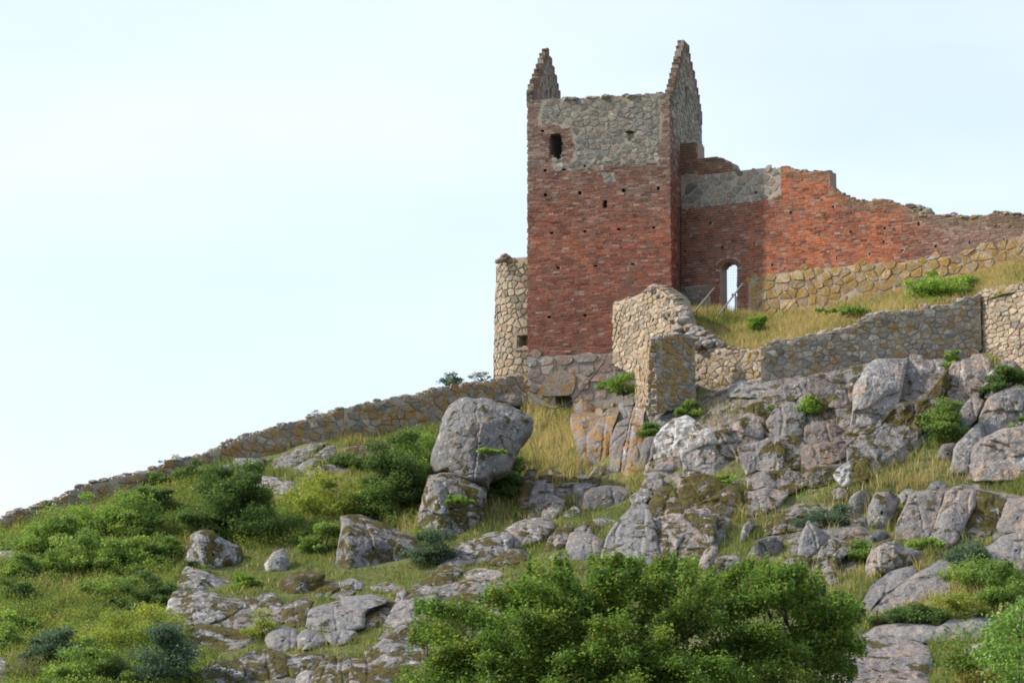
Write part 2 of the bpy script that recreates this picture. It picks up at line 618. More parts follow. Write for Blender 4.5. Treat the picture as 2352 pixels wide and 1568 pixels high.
def ward(s, t):
    s = np.asarray(s, float) * (len(WF) - 1)
    i = np.clip(s.astype(int), 0, len(WF) - 2)
    a = (s - i)[..., None]
    f = WF[i] * (1 - a) + WF[i + 1] * a
    b = WB[i] * (1 - a) + WB[i + 1] * a
    t = np.asarray(t, float)[..., None]
    p = f * (1 - t) + b * t
    p[..., 2] += .12 * fbm(p * .6, 3) * 1.0
    return p


s_, t_ = np.meshgrid(np.linspace(0, 1, 80), np.linspace(-.02, 1.12, 40))
Vw = ward(s_, t_).reshape(-1, 3)
ii, jj = np.meshgrid(np.arange(79), np.arange(39))
q0 = jj * 80 + ii
link("castle_ward_ground", mesh_np("castle_ward_ground", Vw, np.stack([q0, q0 + 1, q0 + 81, q0 + 80], -1).reshape(-1, 4), smooth=True),
     None, (0, 0, 0), M_GROUND, kind="structure")

# ------------------------------------------------------------------ masonry kit
MASK = []           # pixel polygons that masonry or rock covers: no grass sprouts there


class Face:
    """a vertical plane of masonry: u along it, v = height, w = outwards"""
    def __init__(s, a, b, flip=False):
        a = np.array([a[0], a[1], 0.]); b = np.array([b[0], b[1], 0.])
        s.O = a
        s.len = np.linalg.norm(b - a)
        s.d = (b - a) / s.len
        s.n = np.array([s.d[1], -s.d[0], 0.])
        if flip: s.n = -s.n
    def uv(s, px, py):
        r = ray(px, py)
        t = (s.O @ s.n) / (r @ s.n)
        p = r * t[..., None] if np.ndim(t) else r * t
        q = p - s.O
        return q @ s.d, p[..., 2]
    def poly(s, pts):
        u, v = s.uv(*np.array(pts, float).T)
        return list(zip(u, v))
    def pt(s, u, v, w=0.0):
        u = np.asarray(u, float)[..., None]; w = np.asarray(w, float)[..., None]
        p = s.O + u * s.d + w * s.n
        p[..., 2] = v
        return p


class Drum:
    """a round wall; u = arc length, v = height; radius shrinks with height"""
    def __init__(s, c, r, z0, batter=.02): s.c = np.array(c, float); s.r = r; s.z0 = z0; s.b = batter
    def pt(s, u, v, w=0.0):
        v = np.asarray(v, float)
        th = np.asarray(u, float) / s.r
        rr = s.r - s.b * (v - s.z0) + w
        return np.stack([s.c[0] + rr * np.sin(th), s.c[1] - rr * np.cos(th), v + 0 * th], -1)


def at(px, Y):
    """plan position under a pixel column (at mid height of the castle)"""
    p = P(px, 650, Y)
    return (p[0], p[1])


def core(face, bounds, depth_fn, T, cell=.06, w0=-.008, maxrun=0):
    """masonry body: depth_fn(u,v) gives how deep the face lies (T or more = open right through)"""
    u0, u1, v0, v1 = bounds
    nu = int(math.ceil((u1 - u0) / cell)); nv = int(math.ceil((v1 - v0) / cell))
    uc = u0 + (np.arange(nu) + .5) * cell; vc = v0 + (np.arange(nv) + .5) * cell
    U, V = np.meshgrid(uc, vc)
    D = np.minimum(depth_fn(U, V), T)
    ue = u0 + np.arange(nu + 1) * cell; ve = v0 + np.arange(nv + 1) * cell
    Q = []
    # front and back, merged along rows
    for j in range(nv):
        row = D[j]
        cuts = np.flatnonzero(np.diff(row)) + 1
        if maxrun: cuts = np.union1d(cuts, np.arange(maxrun, nu, maxrun))
        st = np.concatenate([[0], cuts]); en = np.concatenate([cuts, [nu]])
        for a, b in zip(st, en):
            d = row[a]
            if d >= T: continue
            Q.append((ue[a], ve[j], d, ue[b], ve[j], d, ue[b], ve[j + 1], d, ue[a], ve[j + 1], d))
            Q.append((ue[a], ve[j], T, ue[a], ve[j + 1], T, ue[b], ve[j + 1], T, ue[b], ve[j], T))
    Dp = np.full((nv + 2, nu + 2), T); Dp[1:-1, 1:-1] = D
    jj_, ii_ = np.nonzero(Dp[1:-1, :-1] != Dp[1:-1, 1:])
    for j, i in zip(jj_, ii_):
        a, b = Dp[j + 1, i], Dp[j + 1, i + 1]
        Q.append((ue[i], ve[j], a, ue[i], ve[j], b, ue[i], ve[j + 1], b, ue[i], ve[j + 1], a))
    jj_, ii_ = np.nonzero(Dp[:-1, 1:-1] != Dp[1:, 1:-1])
    for j, i in zip(jj_, ii_):
        a, b = Dp[j, i + 1], Dp[j + 1, i + 1]
        Q.append((ue[i], ve[j], a, ue[i + 1], ve[j], a, ue[i + 1], ve[j], b, ue[i], ve[j], b))
    Q = np.array(Q).reshape(-1, 3)
    Vx = face.pt(Q[:, 0], Q[:, 1], w0 - Q[:, 2])
    return Vx, np.arange(len(Vx)).reshape(-1, 4)


def poly_depth(inside, recess=(), T=1.0):
    """inside: list of uv polygons forming the wall; recess: list of (uv polygon, depth)"""
    def fn(U, V):
        ok = np.zeros(U.shape, bool)
        for p in inside: ok |= in_poly(U, V, p)
        D = np.where(ok, 0.0, T)
        for p, d in recess:
            D = np.where(in_poly(U, V, p) & ok, np.maximum(D, d), D)
        return D
    return fn


BF = np.array([(0, 1, 2, 3), (4, 5, 1, 0), (5, 6, 2, 1), (6, 7, 3, 2), (7, 4, 0, 3)])


def lay_bricks(face, bounds, ok, colour, rs, course=.107, L=.31, proud=.0):
    """courses of monk-bond bricks wherever ok(u,v); colour(u,v,rng)->rgb"""
    u0, u1, v0, v1 = bounds
    H = L * .49
    out = []
    nv = int((v1 - v0) / course)
    for j in range(nv):
        vb = v0 + j * course
        pat = [L, L, H]
        k = 0
        u = u0 - rs.uniform(0, 2.49) * L
        sag = 0.0
        row = []
        while u < u1:
            w = pat[k % 3] * rs.uniform(.96, 1.04)
            row.append((u, u + w))
            u += w
            k += 1
        if not row: continue
        a = np.array(row)
        vc = vb + course * .5
        fr = np.linspace(.04, .96, 9)
        us = a[:, :1] + (a[:, 1:] - a[:, :1]) * fr[None]
        g = ok(us, np.full(us.shape, vc)) & ok(us, np.full(us.shape, vb + course * .3))
        for (ua, ub), gg in zip(row, g):
            if gg.all(): pass
            else:
                # cut the brick to the longest stretch that fits
                best, run = (0, 0), 0
                for i_, t_ in enumerate(gg):
                    run = run + 1 if t_ else 0
                    if run > best[1] - best[0]: best = (i_ - run + 1, i_ + 1)
                if best[1] - best[0] < 3: continue
                w_all = ub - ua
                ua, ub = ua + w_all * (fr[best[0]] - .04), ua + w_all * (fr[best[1] - 1] + .04)
            jt = rs.uniform(.005, .008)
            w_ = proud + max(-.005, rs.normal(.002, .006)) + (rs.uniform(.01, .03) if rs.random() < .03 else 0)
            e = rs.normal(0, .0025, (8, 2))
            x0, x1, y0, y1 = ua + jt, ub - jt, vb + .012, vb + course - .012
            q = np.array([(x0, y0), (x1, y0), (x1, y1), (x0, y1)])
            qu = np.concatenate([q, q])[:, 0] + e[:, 0]
            qv = np.concatenate([q, q])[:, 1] + e[:, 1]
            ww = np.array([w_] * 4 + [-.07] * 4) + np.concatenate([rs.normal(0, .003, 4), np.zeros(4)])
            V = face.pt(qu, qv, ww)
            out.append((V, BF, np.array([*colour((ua + ub) / 2, vc, rs), 1.0]), (ub - ua) / np.linalg.norm(V.mean(0))))
    return out


def clip_half(poly, p, nrm):
    out = []
    n = len(poly)
    d = [(q[0] - p[0]) * nrm[0] + (q[1] - p[1]) * nrm[1] for q in poly]
    for i in range(n):
        a, b = poly[i], poly[(i + 1) % n]
        da, db = d[i], d[(i + 1) % n]
        if da <= 0: out.append(a)
        if (da < 0) != (db < 0) and da != db:
            t = da / (da - db)
            out.append((a[0] + (b[0] - a[0]) * t, a[1] + (b[1] - a[1]) * t))
    return out


def lay_stones(face, bounds, ok, colour, rs, sw=.45, sh=.30, joint=.03, bulge=.06, lich=0.0, jitter=.55):
    """coursed rubble: irregular cells with rounded faces; lich may be a number or f(u,v)"""
    u0, u1, v0, v1 = bounds
    pts = []
    v = v0 - sh
    r = 0
    while v < v1 + sh:
        hh = sh * rs.uniform(.65, 1.4)
        u = u0 - sw - rs.uniform(0, sw)
        while u < u1 + sw:
            ww = sw * rs.choice([.4, .6, .8, 1.0, 1.0, 1.3, 1.7])
            pts.append((u + ww / 2 + rs.normal(0, jitter * .3) * ww, v + hh / 2 + rs.normal(0, jitter * .5) * hh))
            u += ww
        v += hh
        r += 1
    pts = np.array(pts)
    asp = sw / sh
    q = pts * np.array([1 / asp, 1.0])
    keep = ok(pts[:, 0], pts[:, 1])
    out = []
    R_ = sh * 2.6
    for i in np.flatnonzero(keep):
        d = q - q[i]
        dd = np.hypot(d[:, 0], d[:, 1])
        nb = np.flatnonzero((dd < R_) & (dd > 1e-6))
        nb = nb[np.argsort(dd[nb])][:14]
        s_ = sh * 1.1
        poly = [(-s_, -s_), (s_, -s_), (s_, s_), (-s_, s_)]
        for k in nb:
            m = d[k] / 2
            poly = clip_half(poly, m, d[k])
            if len(poly) < 3: break
        if len(poly) < 3: continue
        g = np.array(poly) * np.array([asp, 1.0])
        # round the corners once, then open the joint
        nx = np.roll(g, -1, 0)
        g = np.stack([g * .89 + nx * .11, g * .11 + nx * .89], 1).reshape(-1, 2)
        keepv = np.hypot(*(g - np.roll(g, 1, 0)).T) > .02
        g = g[keepv]
        if len(g) < 5: continue
        c0 = g.mean(0)
        rad = np.hypot(*(g - c0).T)
        jf = np.clip(1 - joint * rs.uniform(.7, 1.4) / np.maximum(rad, .02), .4, 1)
        g = c0 + (g - c0) * jf[:, None] * rs.uniform(.97, 1.035, (len(g), 1))
        n = len(g)
        cu, cv = pts[i]
        inside = ok(cu + g[:, 0], cv + g[:, 1])
        if inside.mean() < .3: continue
        # trim what sticks out past the edge of the masonry
        g = np.where(inside[:, None], g, c0 + (g - c0) * .62)
        bl = bulge * rs.uniform(.4, 1.5)
        g2 = c0 + (g - c0) * rs.uniform(.86, .96, (n, 1))
        tilt = rs.normal(0, .07, 2)
        w2 = bl * rs.uniform(.6, 1.1, n) + (g2 - c0) @ tilt
        V = np.concatenate([face.pt(cu + g[:, 0], cv + g[:, 1], np.full(n, -.02)),
                            face.pt(cu + g2[:, 0], cv + g2[:, 1], w2),
                            face.pt(np.array([cu + c0[0]]), np.array([cv + c0[1]]), np.array([bl * 1.08]))])
        k = np.arange(n)
        F4 = np.stack([k, (k + 1) % n, n + (k + 1) % n, n + k], -1)
        F3 = np.stack([n + k, n + (k + 1) % n, np.full(n, 2 * n)], -1)
        li = lich(cu, cv) if callable(lich) else lich
        out.append((V, [F3, F4], np.array([*colour(cu, cv, rs), li]), rad.mean() / np.linalg.norm(V.mean(0))))
    return out


def put_pieces(items, name, rest, mat, parent, limit=300, smooth=False):
    """the largest pieces as parts of their own, the remainder as one part"""
    items = sorted(items, key=lambda t: -t[3])
    for V, F, c, _ in items[:limit]:
        nf = sum(len(f) for f in (F if isinstance(F, list) else [F]))
        part(name, V, F, mat, parent, col=np.tile(c, (nf, 1)), smooth=smooth, centre=True)
    if len(items) > limit:
        V, F, C = join([(a, b if isinstance(b, list) else [b], c) for a, b, c, _ in items[limit:]])
        part(rest, V, F, mat, parent, col=C, smooth=smooth, kind="stuff")


def lump(c, size, rs, rot=None):
    """a loose rounded stone"""
    u = np.linspace(0, 2 * pi, 9)[:-1]
    rings = [(-.9, .45), (-.45, .9), (.1, 1.0), (.6, .8), (.92, .42)]
    V = []
    for z, r in rings:
        for t in u: V.append((r * cos(t), r * sin(t), z))
    V.append((0, 0, 1.02)); V.append((0, 0, -1.0))
    V = np.array(V)
    V *= 1 + .22 * rs.normal(size=(len(V), 1)).clip(-1.3, 1.3) * .6
    a = rs.uniform(0, 2 * pi)
    m = np.array([[cos(a), -sin(a), 0], [sin(a), cos(a), 0], [0, 0, 1]])
    b = rs.normal(0, .35)
    m = m @ np.array([[1, 0, 0], [0, cos(b), -sin(b)], [0, sin(b), cos(b)]])
    V = (V @ m.T) * np.asarray(size) / 2 + np.asarray(c)
    k = np.arange(8)
    F4 = np.concatenate([np.stack([r * 8 + k, r * 8 + (k + 1) % 8, r * 8 + 8 + (k + 1) % 8, r * 8 + 8 + k], -1) for r in range(4)])
    F3 = np.concatenate([np.stack([32 + k, 32 + (k + 1) % 8, np.full(8, 40)], -1), np.stack([(k + 1) % 8, k, np.full(8, 41)], -1)])
    return V, [F3, F4]


PAL_GREY = np.array([(.27, .25, .222), (.32, .295, .255), (.23, .222, .21), (.30, .262, .215), (.35, .315, .265), (.30, .235, .195), (.22, .19, .165), (.33, .265, .215)])
PAL_TAN = np.array([(.42, .34, .24), (.38, .29, .21), (.44, .35, .26), (.32, .265, .20), (.39, .28, .21), (.34, .295, .22), (.28, .24, .19)])
PAL_OCHRE = np.array([(.42, .31, .17), (.38, .28, .17), (.45, .34, .20), (.36, .27, .185), (.40, .28, .19), (.34, .27, .17)])
PAL_PINK = np.array([(.36, .26, .22), (.31, .22, .19), (.28, .25, .23), (.38, .29, .25), (.24, .195, .18), (.33, .28, .25)])


def palette(pal, var=.13):
    def f(u, v, rs):
        return np.clip(pal[rs.integers(len(pal))] * rs.normal(1, var), .05, .7)
    return f


def cap_line(face, pts_px, rs, size, pal, lich, step=.9, back=.35):
    """loose stones bedded along the top of a wall"""
    uv = face.poly(pts_px)
    out = []
    for (ua, va), (ub, vb) in zip(uv[:-1], uv[1:]):
        L_ = math.hypot(ub - ua, vb - va)
        u = 0.0
        while u < L_:
            s = size * rs.uniform(.6, 1.35)
            t = (u + s / 2) / max(L_, 1e-6)
            if t > 1.05: break
            c = face.pt(np.array([ua + (ub - ua) * t]), np.array([va + (vb - va) * t + s * rs.uniform(-.12, .22)]), np.array([-back * rs.uniform(.3, 1.3)]))[0]
            V, F = lump(c, (s * rs.uniform(1.1, 1.9), s * 1.2, s * rs.uniform(.4, .8)), rs)
            out.append((V, F, np.array([*palette(pal)(0, 0, rs), lich * rs.uniform(.3, 1.2)]), s * .5 / np.linalg.norm(c)))
            u += s * step
    return out
# ------------------------------------------------------------------ gate tower
rs = np.random.default_rng(21)
YAW = radians(16)
TA = np.array(at(1542, 150.0))                       # near right corner
dF = np.array([cos(YAW), -sin(YAW)])                 # left to right along the front
dB = np.array([sin(YAW), cos(YAW)])                  # back along the right side
_r = ray(1210, 500)
# left corner: where the front line meets the column px=1210
_t = (TA[0] - (_r[0] / _r[1]) * TA[1]) / (dF[0] - (_r[0] / _r[1]) * dF[1])
TW = _t
TO = TA - dF * TW
FRONT = Face(TO, TA)
_r = ray(1612.5, 300)
_t = -(TA[0] - (_r[0] / _r[1]) * TA[1]) / (dB[0] - (_r[0] / _r[1]) * dB[1])
TL = _t
RIGHT = Face(TA, TA + dB * TL)
TB = TA + dB * TL
base_z = FRONT.uv(1212, 925)[1]
tower = thing("gate_tower", (*(TO + dF * TW / 2), base_z), "tall ruined red brick gate tower with two pointed gable remnants and grey rubble top", "tower")


def shrink(p, k):
    a = np.array(p); c = a.mean(0)
    return [tuple(q) for q in c + (a - c) * k]


def hole(f, cx, cy, w, h):
    return f.poly([(cx - w / 2, cy - h / 2), (cx + w / 2, cy - h / 2), (cx + w / 2, cy + h / 2), (cx - w / 2, cy + h / 2)])


putlogs1 = Z1([(472, 740), (625, 718), (490, 1013), (617, 1008), (760, 982), (490, 1183), (730, 1170), (1033, 1152), (1275, 1138),
               (532, 1450), (763, 1440), (1000, 1426), (1240, 1412)])
putlogs2 = Z2([(580, 296), (838, 286), (1098, 271), (518, 643), (765, 630)])
rec = [(hole(FRONT, x, y, 9.0, 7.0), .85) for x, y in putlogs1 + putlogs2]
win_big = FRONT.poly(Z1([(512, 760), (530, 748), (600, 748), (612, 760), (614, 900), (600, 925), (575, 940), (540, 925), (508, 915)]))
win_small = FRONT.poly(Z1([(890, 1215), (922, 1215), (922, 1280), (890, 1280)]))
niche = FRONT.poly(Z1([(1060, 735), (1113, 735), (1113, 805), (1060, 805)]))
niche_top = FRONT.poly(Z1([(1030, 738), (1115, 732), (1115, 750), (1030, 752)]))
hollow = FRONT.poly(Z6([(1412, 160), (1530, 150), (1545, 190), (1560, 220), (1545, 290), (1440, 290), (1410, 220)]))
rec += [(win_big, 5.0), (win_small, .9), (niche, .16), (niche_top, .35), (hollow, .95)]
# wall top (between the gables)
top_px = [(1205, 232), (1210, 231), (1288, 228), (1300, 226), (1330, 227), (1350, 224), (1400, 224), (1440, 220), (1480, 218), (1515, 216), (1530, 214), (1550, 212)]
front_poly = FRONT.poly(top_px) + FRONT.poly([(1560, 960), (1205, 960)])
F_in = poly_depth([front_poly], rec, 1.0)
vb0 = FRONT.uv(1212, 803)[1]; vtop = FRONT.uv(1400, 214)[1]
bnd = (.05, TW - .05, base_z - .4, vtop + .3)
core_front = core(FRONT, bnd, F_in, 1.0, maxrun=4)

stone_zone = [FRONT.poly(Z1([(440, 560), (480, 530), (700, 500), (1200, 480), (1340, 470), (1330, 520), (1300, 560), (1310, 640), (1290, 720), (1305, 790),
                             (1270, 850), (1290, 920), (1270, 960), (1100, 960), (1060, 985), (800, 990), (780, 1010), (660, 1010), (650, 960), (680, 900),
                             (690, 830), (660, 740), (620, 700), (440, 700), (430, 640), (460, 600)]))]
stone_zone2 = [FRONT.poly(Z1([(540, 945), (620, 930), (650, 960), (660, 1000), (560, 1010), (530, 980)])),
               FRONT.poly(Z1([(900, 1030), (970, 1030), (970, 1085), (900, 1085)]))]
holes_uv = [shrink(p, .8) for p, d in rec]


def f_solid(u, v):
    ok = in_poly(u, v, front_poly)
    for p in holes_uv: ok &= ~in_poly(u, v, p)
    return ok


def warp(u, v):
    u = np.asarray(u, float); v = np.asarray(v, float)
    q = np.stack([u * 1.7, v * 1.7, np.zeros(u.shape)], -1)
    return u + .22 * fbm(q, 3), v + .26 * fbm(q + 40, 3)


def f_stone(u, v):
    u, v = warp(u, v)
    ok = np.zeros(np.shape(u), bool)
    for p in stone_zone + stone_zone2: ok |= in_poly(u, v, p)
    return ok & f_solid(u, v)


base_v = vb0
def f_brick(u, v):
    ok = f_solid(u, v) & (v > base_v - .3) & (u > 0) & (u < TW)
    u, v = warp(u, v)
    for p in stone_zone + stone_zone2: ok &= ~in_poly(u, v, p)
    return ok


def tower_col(u, v, rs):
    h = (v - base_v) / (vtop - base_v)          # 0 at the foot of the brickwork, 1 at the top
    n = float(fbm(np.array([[u * .45, v * .55, 3.1]]), 3)[0])
    n2 = float(fbm(np.array([[u * 1.4, v * 2.2, 8.1]]), 2)[0])
    red = np.array((.185, .060, .041)); org = np.array((.29, .096, .052)); drk = np.array((.095, .048, .043)); brn = np.array((.165, .100, .078)); gry = np.array((.29, .235, .195))
    c = red
    # the middle storey has faded to orange, the top is brown and lime-washed
    wo = np.clip(1 - abs(h - .42) / .26, 0, 1) * np.clip(.55 + n * 1.6, 0, 1)
    c = c * (1 - wo) + org * wo
    wb = np.clip((h - .48) / .26 + n * .9, 0, 1)
    c = c * (1 - .9 * wb) + (brn * .8 + gry * .2) * .9 * wb
    r = rs.random()
    if r < .10 + .12 * wb: c = c * .4 + drk * .6
    elif r > .93 - .12 * wb: c = c * .5 + gry * .5
    elif r > .74: c = c * .6 + org * .4
    return np.clip(c * 1.22 * (1 + .5 * n2) * rs.normal(1, .13), .02, .6)


V, F = core_front


def zone_cols(face, V, F, grey):
    """mortar colour by what it beds: lime between stones, brick dust between bricks"""
    c = V[F].mean(1)
    u = (c - face.O) @ face.d
    g = grey(u, c[:, 2])
    return np.where(g[:, None], np.array([[1., 1., 1., 1.]]), np.array([[.92, .80, .74, 1.]]))


part("front_wall_core", V, F, M_MORTAR_Z, tower, col=zone_cols(FRONT, V, F, lambda u, v: f_stone(u, v) | (v < base_v)))
bb = (0, TW, base_v - .107 * 3, vtop + .2)
bricks = lay_bricks(FRONT, bb, f_brick, tower_col, rs)
stones = lay_stones(FRONT, bb, f_stone, palette(PAL_GREY), rs, .36, .27, .026, .022, lambda u, v: .05 + .35 * max(0, (v - vtop + .8)))
# dressed foot of the tower: big squared boulders
foot_poly = FRONT.poly([(1208, 806), (1408, 806), (1430, 830), (1420, 900), (1345, 935), (1322, 930), (1316, 912), (1270, 905), (1240, 900), (1208, 912)])
big_uv = FRONT.poly(Z2([(440, 1150), (480, 1080), (560, 1010), (620, 1008), (690, 1030), (712, 1060), (705, 1130), (680, 1190), (560, 1195), (470, 1200)]))


def f_foot(u, v):
    return in_poly(u, np.asarray(v) + .02, foot_poly) & ~in_poly(u, v, big_uv) & ~in_poly(u, v, hollow)


foot = lay_stones(FRONT, (0, 4.4, base_z - .2, base_v), f_foot, palette(PAL_PINK * .95), rs, .62, .46, .02, .05, .25, .3)


def slab_stone(face, uvp, bulge, colour, li):
    g = np.array(uvp); nx = np.roll(g, -1, 0)
    g = np.stack([g * .8 + nx * .2, g * .2 + nx * .8], 1).reshape(-1, 2)
    c0 = g.mean(0); g2 = c0 + (g - c0) * .95; n = len(g); k = np.arange(n)
    V = np.concatenate([face.pt(g[:, 0], g[:, 1], np.full(n, -.06)), face.pt(g2[:, 0], g2[:, 1], np.full(n, bulge)), face.pt(c0[:1], c0[1:], np.array([bulge * 1.1]))])
    return (V, [np.stack([n + k, n + (k + 1) % n, np.full(n, 2 * n)], -1), np.stack([k, (k + 1) % n, n + (k + 1) % n, n + k], -1)], np.array([*colour, li]), .01)


foot.append(slab_stone(FRONT, big_uv, .10, (.29, .24, .20), .5))
low_poly = FRONT.poly([(1232, 905), (1275, 908), (1275, 945), (1232, 945)])
foot += lay_stones(FRONT, (0, 3.9, base_z - .4, base_v - 1.5), lambda u, v: in_poly(u, v, low_poly), palette(PAL_TAN), rs, .5, .4, .03, .05, .7)

# right side: brown brick below, grey rubble gable above, seen at a glancing angle
GT = .30                                              # gable thickness
gpx = [(1541, 212), (1546, 195), (1552, 170), (1558, 145), (1564, 120), (1569, 100), (1573, 86), (1577, 86), (1582, 100), (1586, 126), (1592, 150),
       (1598, 172), (1603, 200), (1609, 235), (1613, 258)]
R_top = RIGHT.poly(gpx)
# step the raking edges like toothed brickwork
ug = np.array([p[0] for p in R_top]); vg = np.array([p[1] for p in R_top])
o_ = np.argsort(ug); ug, vg = ug[o_], vg[o_]
apex_v = vg.max()


def stepped(u, q=.321):
    v = np.interp(u, ug, vg)
    return np.floor(v / q) * q 


low_r = RIGHT.uv(1550, 780)[1]
slit = RIGHT.poly([(1573, 198), (1580, 200), (1580, 246), (1574, 244)])
eave = RIGHT.uv(1541, 215)[1]


def R_depth(U, V):
    D = np.where((V < np.minimum(stepped(U), 1e9)) & (U > -.0) & (U < TL), 0.0, 1.0)
    D = np.where(in_poly(U, V, slit) & (D < 1), .24, D)
    return D


def R_depth_low(U, V): return np.where((V < eave - .05) & (U > 1.0) & (U < TL), 0.0, 1.0)
V1, F1 = core(RIGHT, (0.0, TL, eave - .05, apex_v + .2), lambda U, V: np.where(R_depth(U, V) < GT, R_depth(U, V), GT), GT)
part("right_gable", V1, F1, M_MORTAR, tower)
V1, F1 = core(RIGHT, (.96, TL, low_r - 2, eave - .05), R_depth_low, 1.0)
part("side_wall_core", V1, F1, M_MORTAR, tower)
rb_line = RIGHT.uv(1555, 330)[1]


def r_brick(u, v):
    edge = (u < .42 + .12 * np.sin(v * 6)) & (v < eave + .3)
    rim = (v > stepped(u) - .55) & (v > eave - .2)
    return (u > 0) & (u < TL) & (v < stepped(u)) & ((v < rb_line + .25 * np.sin(u * 3)) | edge | rim) & ~in_poly(u, v, slit)


def r_stone(u, v): return (u > .3) & (u < TL - .1) & (v < stepped(u) - .45) & (v > rb_line) & ~r_brick(u, v) & ~in_poly(u, v, slit)
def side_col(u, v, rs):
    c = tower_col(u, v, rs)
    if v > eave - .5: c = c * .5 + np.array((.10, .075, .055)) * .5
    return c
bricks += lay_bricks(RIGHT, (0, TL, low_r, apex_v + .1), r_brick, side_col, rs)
stones += lay_stones(RIGHT, (0, TL, rb_line, apex_v), r_stone, palette(PAL_GREY), rs, .36, .28, .03, .025, .15)

# left gable: we see its inner face through the open top
LT = .28
LG = Face(TO + dF * LT, TO + dF * LT + dB * TL)
lg_px = [(1224, 197), (1229, 185), (1236, 168), (1242, 152), (1249, 132), (1255, 111), (1260, 111), (1266, 128), (1272, 150), (1278, 170), (1283, 195), (1290, 226)]
L_top = LG.poly(lg_px)
ul = np.array([p[0] for p in L_top]); vl = np.array([p[1] for p in L_top]); o_ = np.argsort(ul); ul, vl = ul[o_], vl[o_]
vl[0] = max(vl[0], eave + .3)


def stepl(u, q=.321): return np.floor(np.interp(u, ul, vl) / q) * q
lslit = LG.poly([(1262, 205), (1268, 200), (1268, 226), (1262, 226)])
V1, F1 = core(LG, (0, TL, eave - 1.0, vl.max() + .2),
              lambda U, V: np.where((V < stepl(U)) & (U > 0) & (U < TL) & ~((V < eave - .15) & (U < 1.0)), np.where(in_poly(U, V, lslit), .2, 0.0), LT), LT)
part("left_gable", V1, F1, M_MORTAR, tower)
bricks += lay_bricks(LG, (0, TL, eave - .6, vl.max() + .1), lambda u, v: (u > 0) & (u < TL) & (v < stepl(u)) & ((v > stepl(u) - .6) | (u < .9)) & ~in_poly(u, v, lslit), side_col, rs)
stones += lay_stones(LG, (0, TL, eave - .6, vl.max()), lambda u, v: (u > .8) & (u < TL) & (v < stepl(u) - .5) & ~in_poly(u, v, lslit), palette(PAL_GREY * .8), rs, .36, .28, .03, .025, .4)
# toothed front edges of both gables: every course ends in bricks set across the wall
caps = []
for stp, ua, ub, src_u in ((stepl, 0.0, LT, LG), (stepped, TW - GT, TW, RIGHT)):
    grid_u = np.linspace(.0, TL, 300)
    gv = stp(grid_u)
    for v in np.arange(eave - .1, gv.max() - .04, .107):
        w = np.flatnonzero(gv > v + .05)
        if not len(w): continue
        for uf, back in ((grid_u[w[0]], False), (grid_u[w[-1]], True)):
            w1 = -uf + .012 if not back else -uf + .10
            for x0_, x1_ in ((ua - .01, (ua + ub) / 2 - .006), ((ua + ub) / 2 + .006, ub + .012)):
                e = rs.normal(0, .012)
                q = np.array([(x0_, v + .008), (x1_, v + .008), (x1_, v + .099), (x0_, v + .099)])
                Vb = np.concatenate([FRONT.pt(q[:, 0], q[:, 1], np.full(4, w1 + e)), FRONT.pt(q[:, 0], q[:, 1], np.full(4, w1 - .14))])
                c = np.array((.13, .085, .06)) if rs.random() < .6 else np.array((.19, .12, .07))
                bricks.append((Vb, np.concatenate([BF, [(7, 6, 5, 4)]]), np.array([*(c * rs.normal(1, .25)), 1]), .001))
    for k in range(26):
        u = rs.uniform(.1, TL - .2); v = float(stp(np.array(u)))
        c = (FRONT.pt(np.array([rs.uniform(ua + .05, ub - .05)]), np.array([v]), np.array([-u])))[0]
        s_ = rs.uniform(.14, .22)
        Vv, Ff = lump(c, (s_ * 1.3, s_, s_ * .6), rs)
        caps.append((Vv, Ff, np.array([.15, .11, .06, .75]), .0005))
# rest of the box: left and back walls
LW = Face(TO + dB * TL, TO)
V1, F1 = core(LW, (0, TL - 1.02, low_r - 2, eave - .1), lambda U, V: np.where(U < TL, 0.0, 1.0), 1.0, .5)
part("left_wall_core", V1, F1, M_MORTAR, tower)
BW = Face(TB, TO + dB * TL)
V1, F1 = core(BW, (1.02, TW - 1.02, low_r - 2, eave - 1.6), lambda U, V: np.zeros(U.shape), 1.0, .5)
part("back_wall_core", V1, F1, M_MORTAR, tower)
# unseen slab added inside the tower to keep the big window dark
zc = FRONT.uv(1276, 262)[1]
q = np.array([TO + dF * .9 + dB * .9, TA - dF * .9 + dB * .9, TB - dF * .9 - dB * .9, TO + dB * (TL - .9) + dF * .9])
Vv = np.concatenate([np.concatenate([q, np.full((4, 1), zc)], 1), np.concatenate([q, np.full((4, 1), zc + .3)], 1)])
part("shade_slab", Vv, BOXF, M_MORTAR, tower)
caps += cap_line(FRONT, [(1290, 229), (1350, 226), (1440, 221), (1520, 216)], rs, .34, PAL_GREY, .15, .85, .25)
put_pieces(bricks, "brick", "brick_courses", M_BRICK, tower, 300)
put_pieces(stones + foot + caps, "stone", "rubble_stones", M_STONE, tower, 300, smooth=False)
MASK.append([(1205, 100), (1620, 80), (1620, 700), (1420, 820), (1330, 905), (1208, 905)])

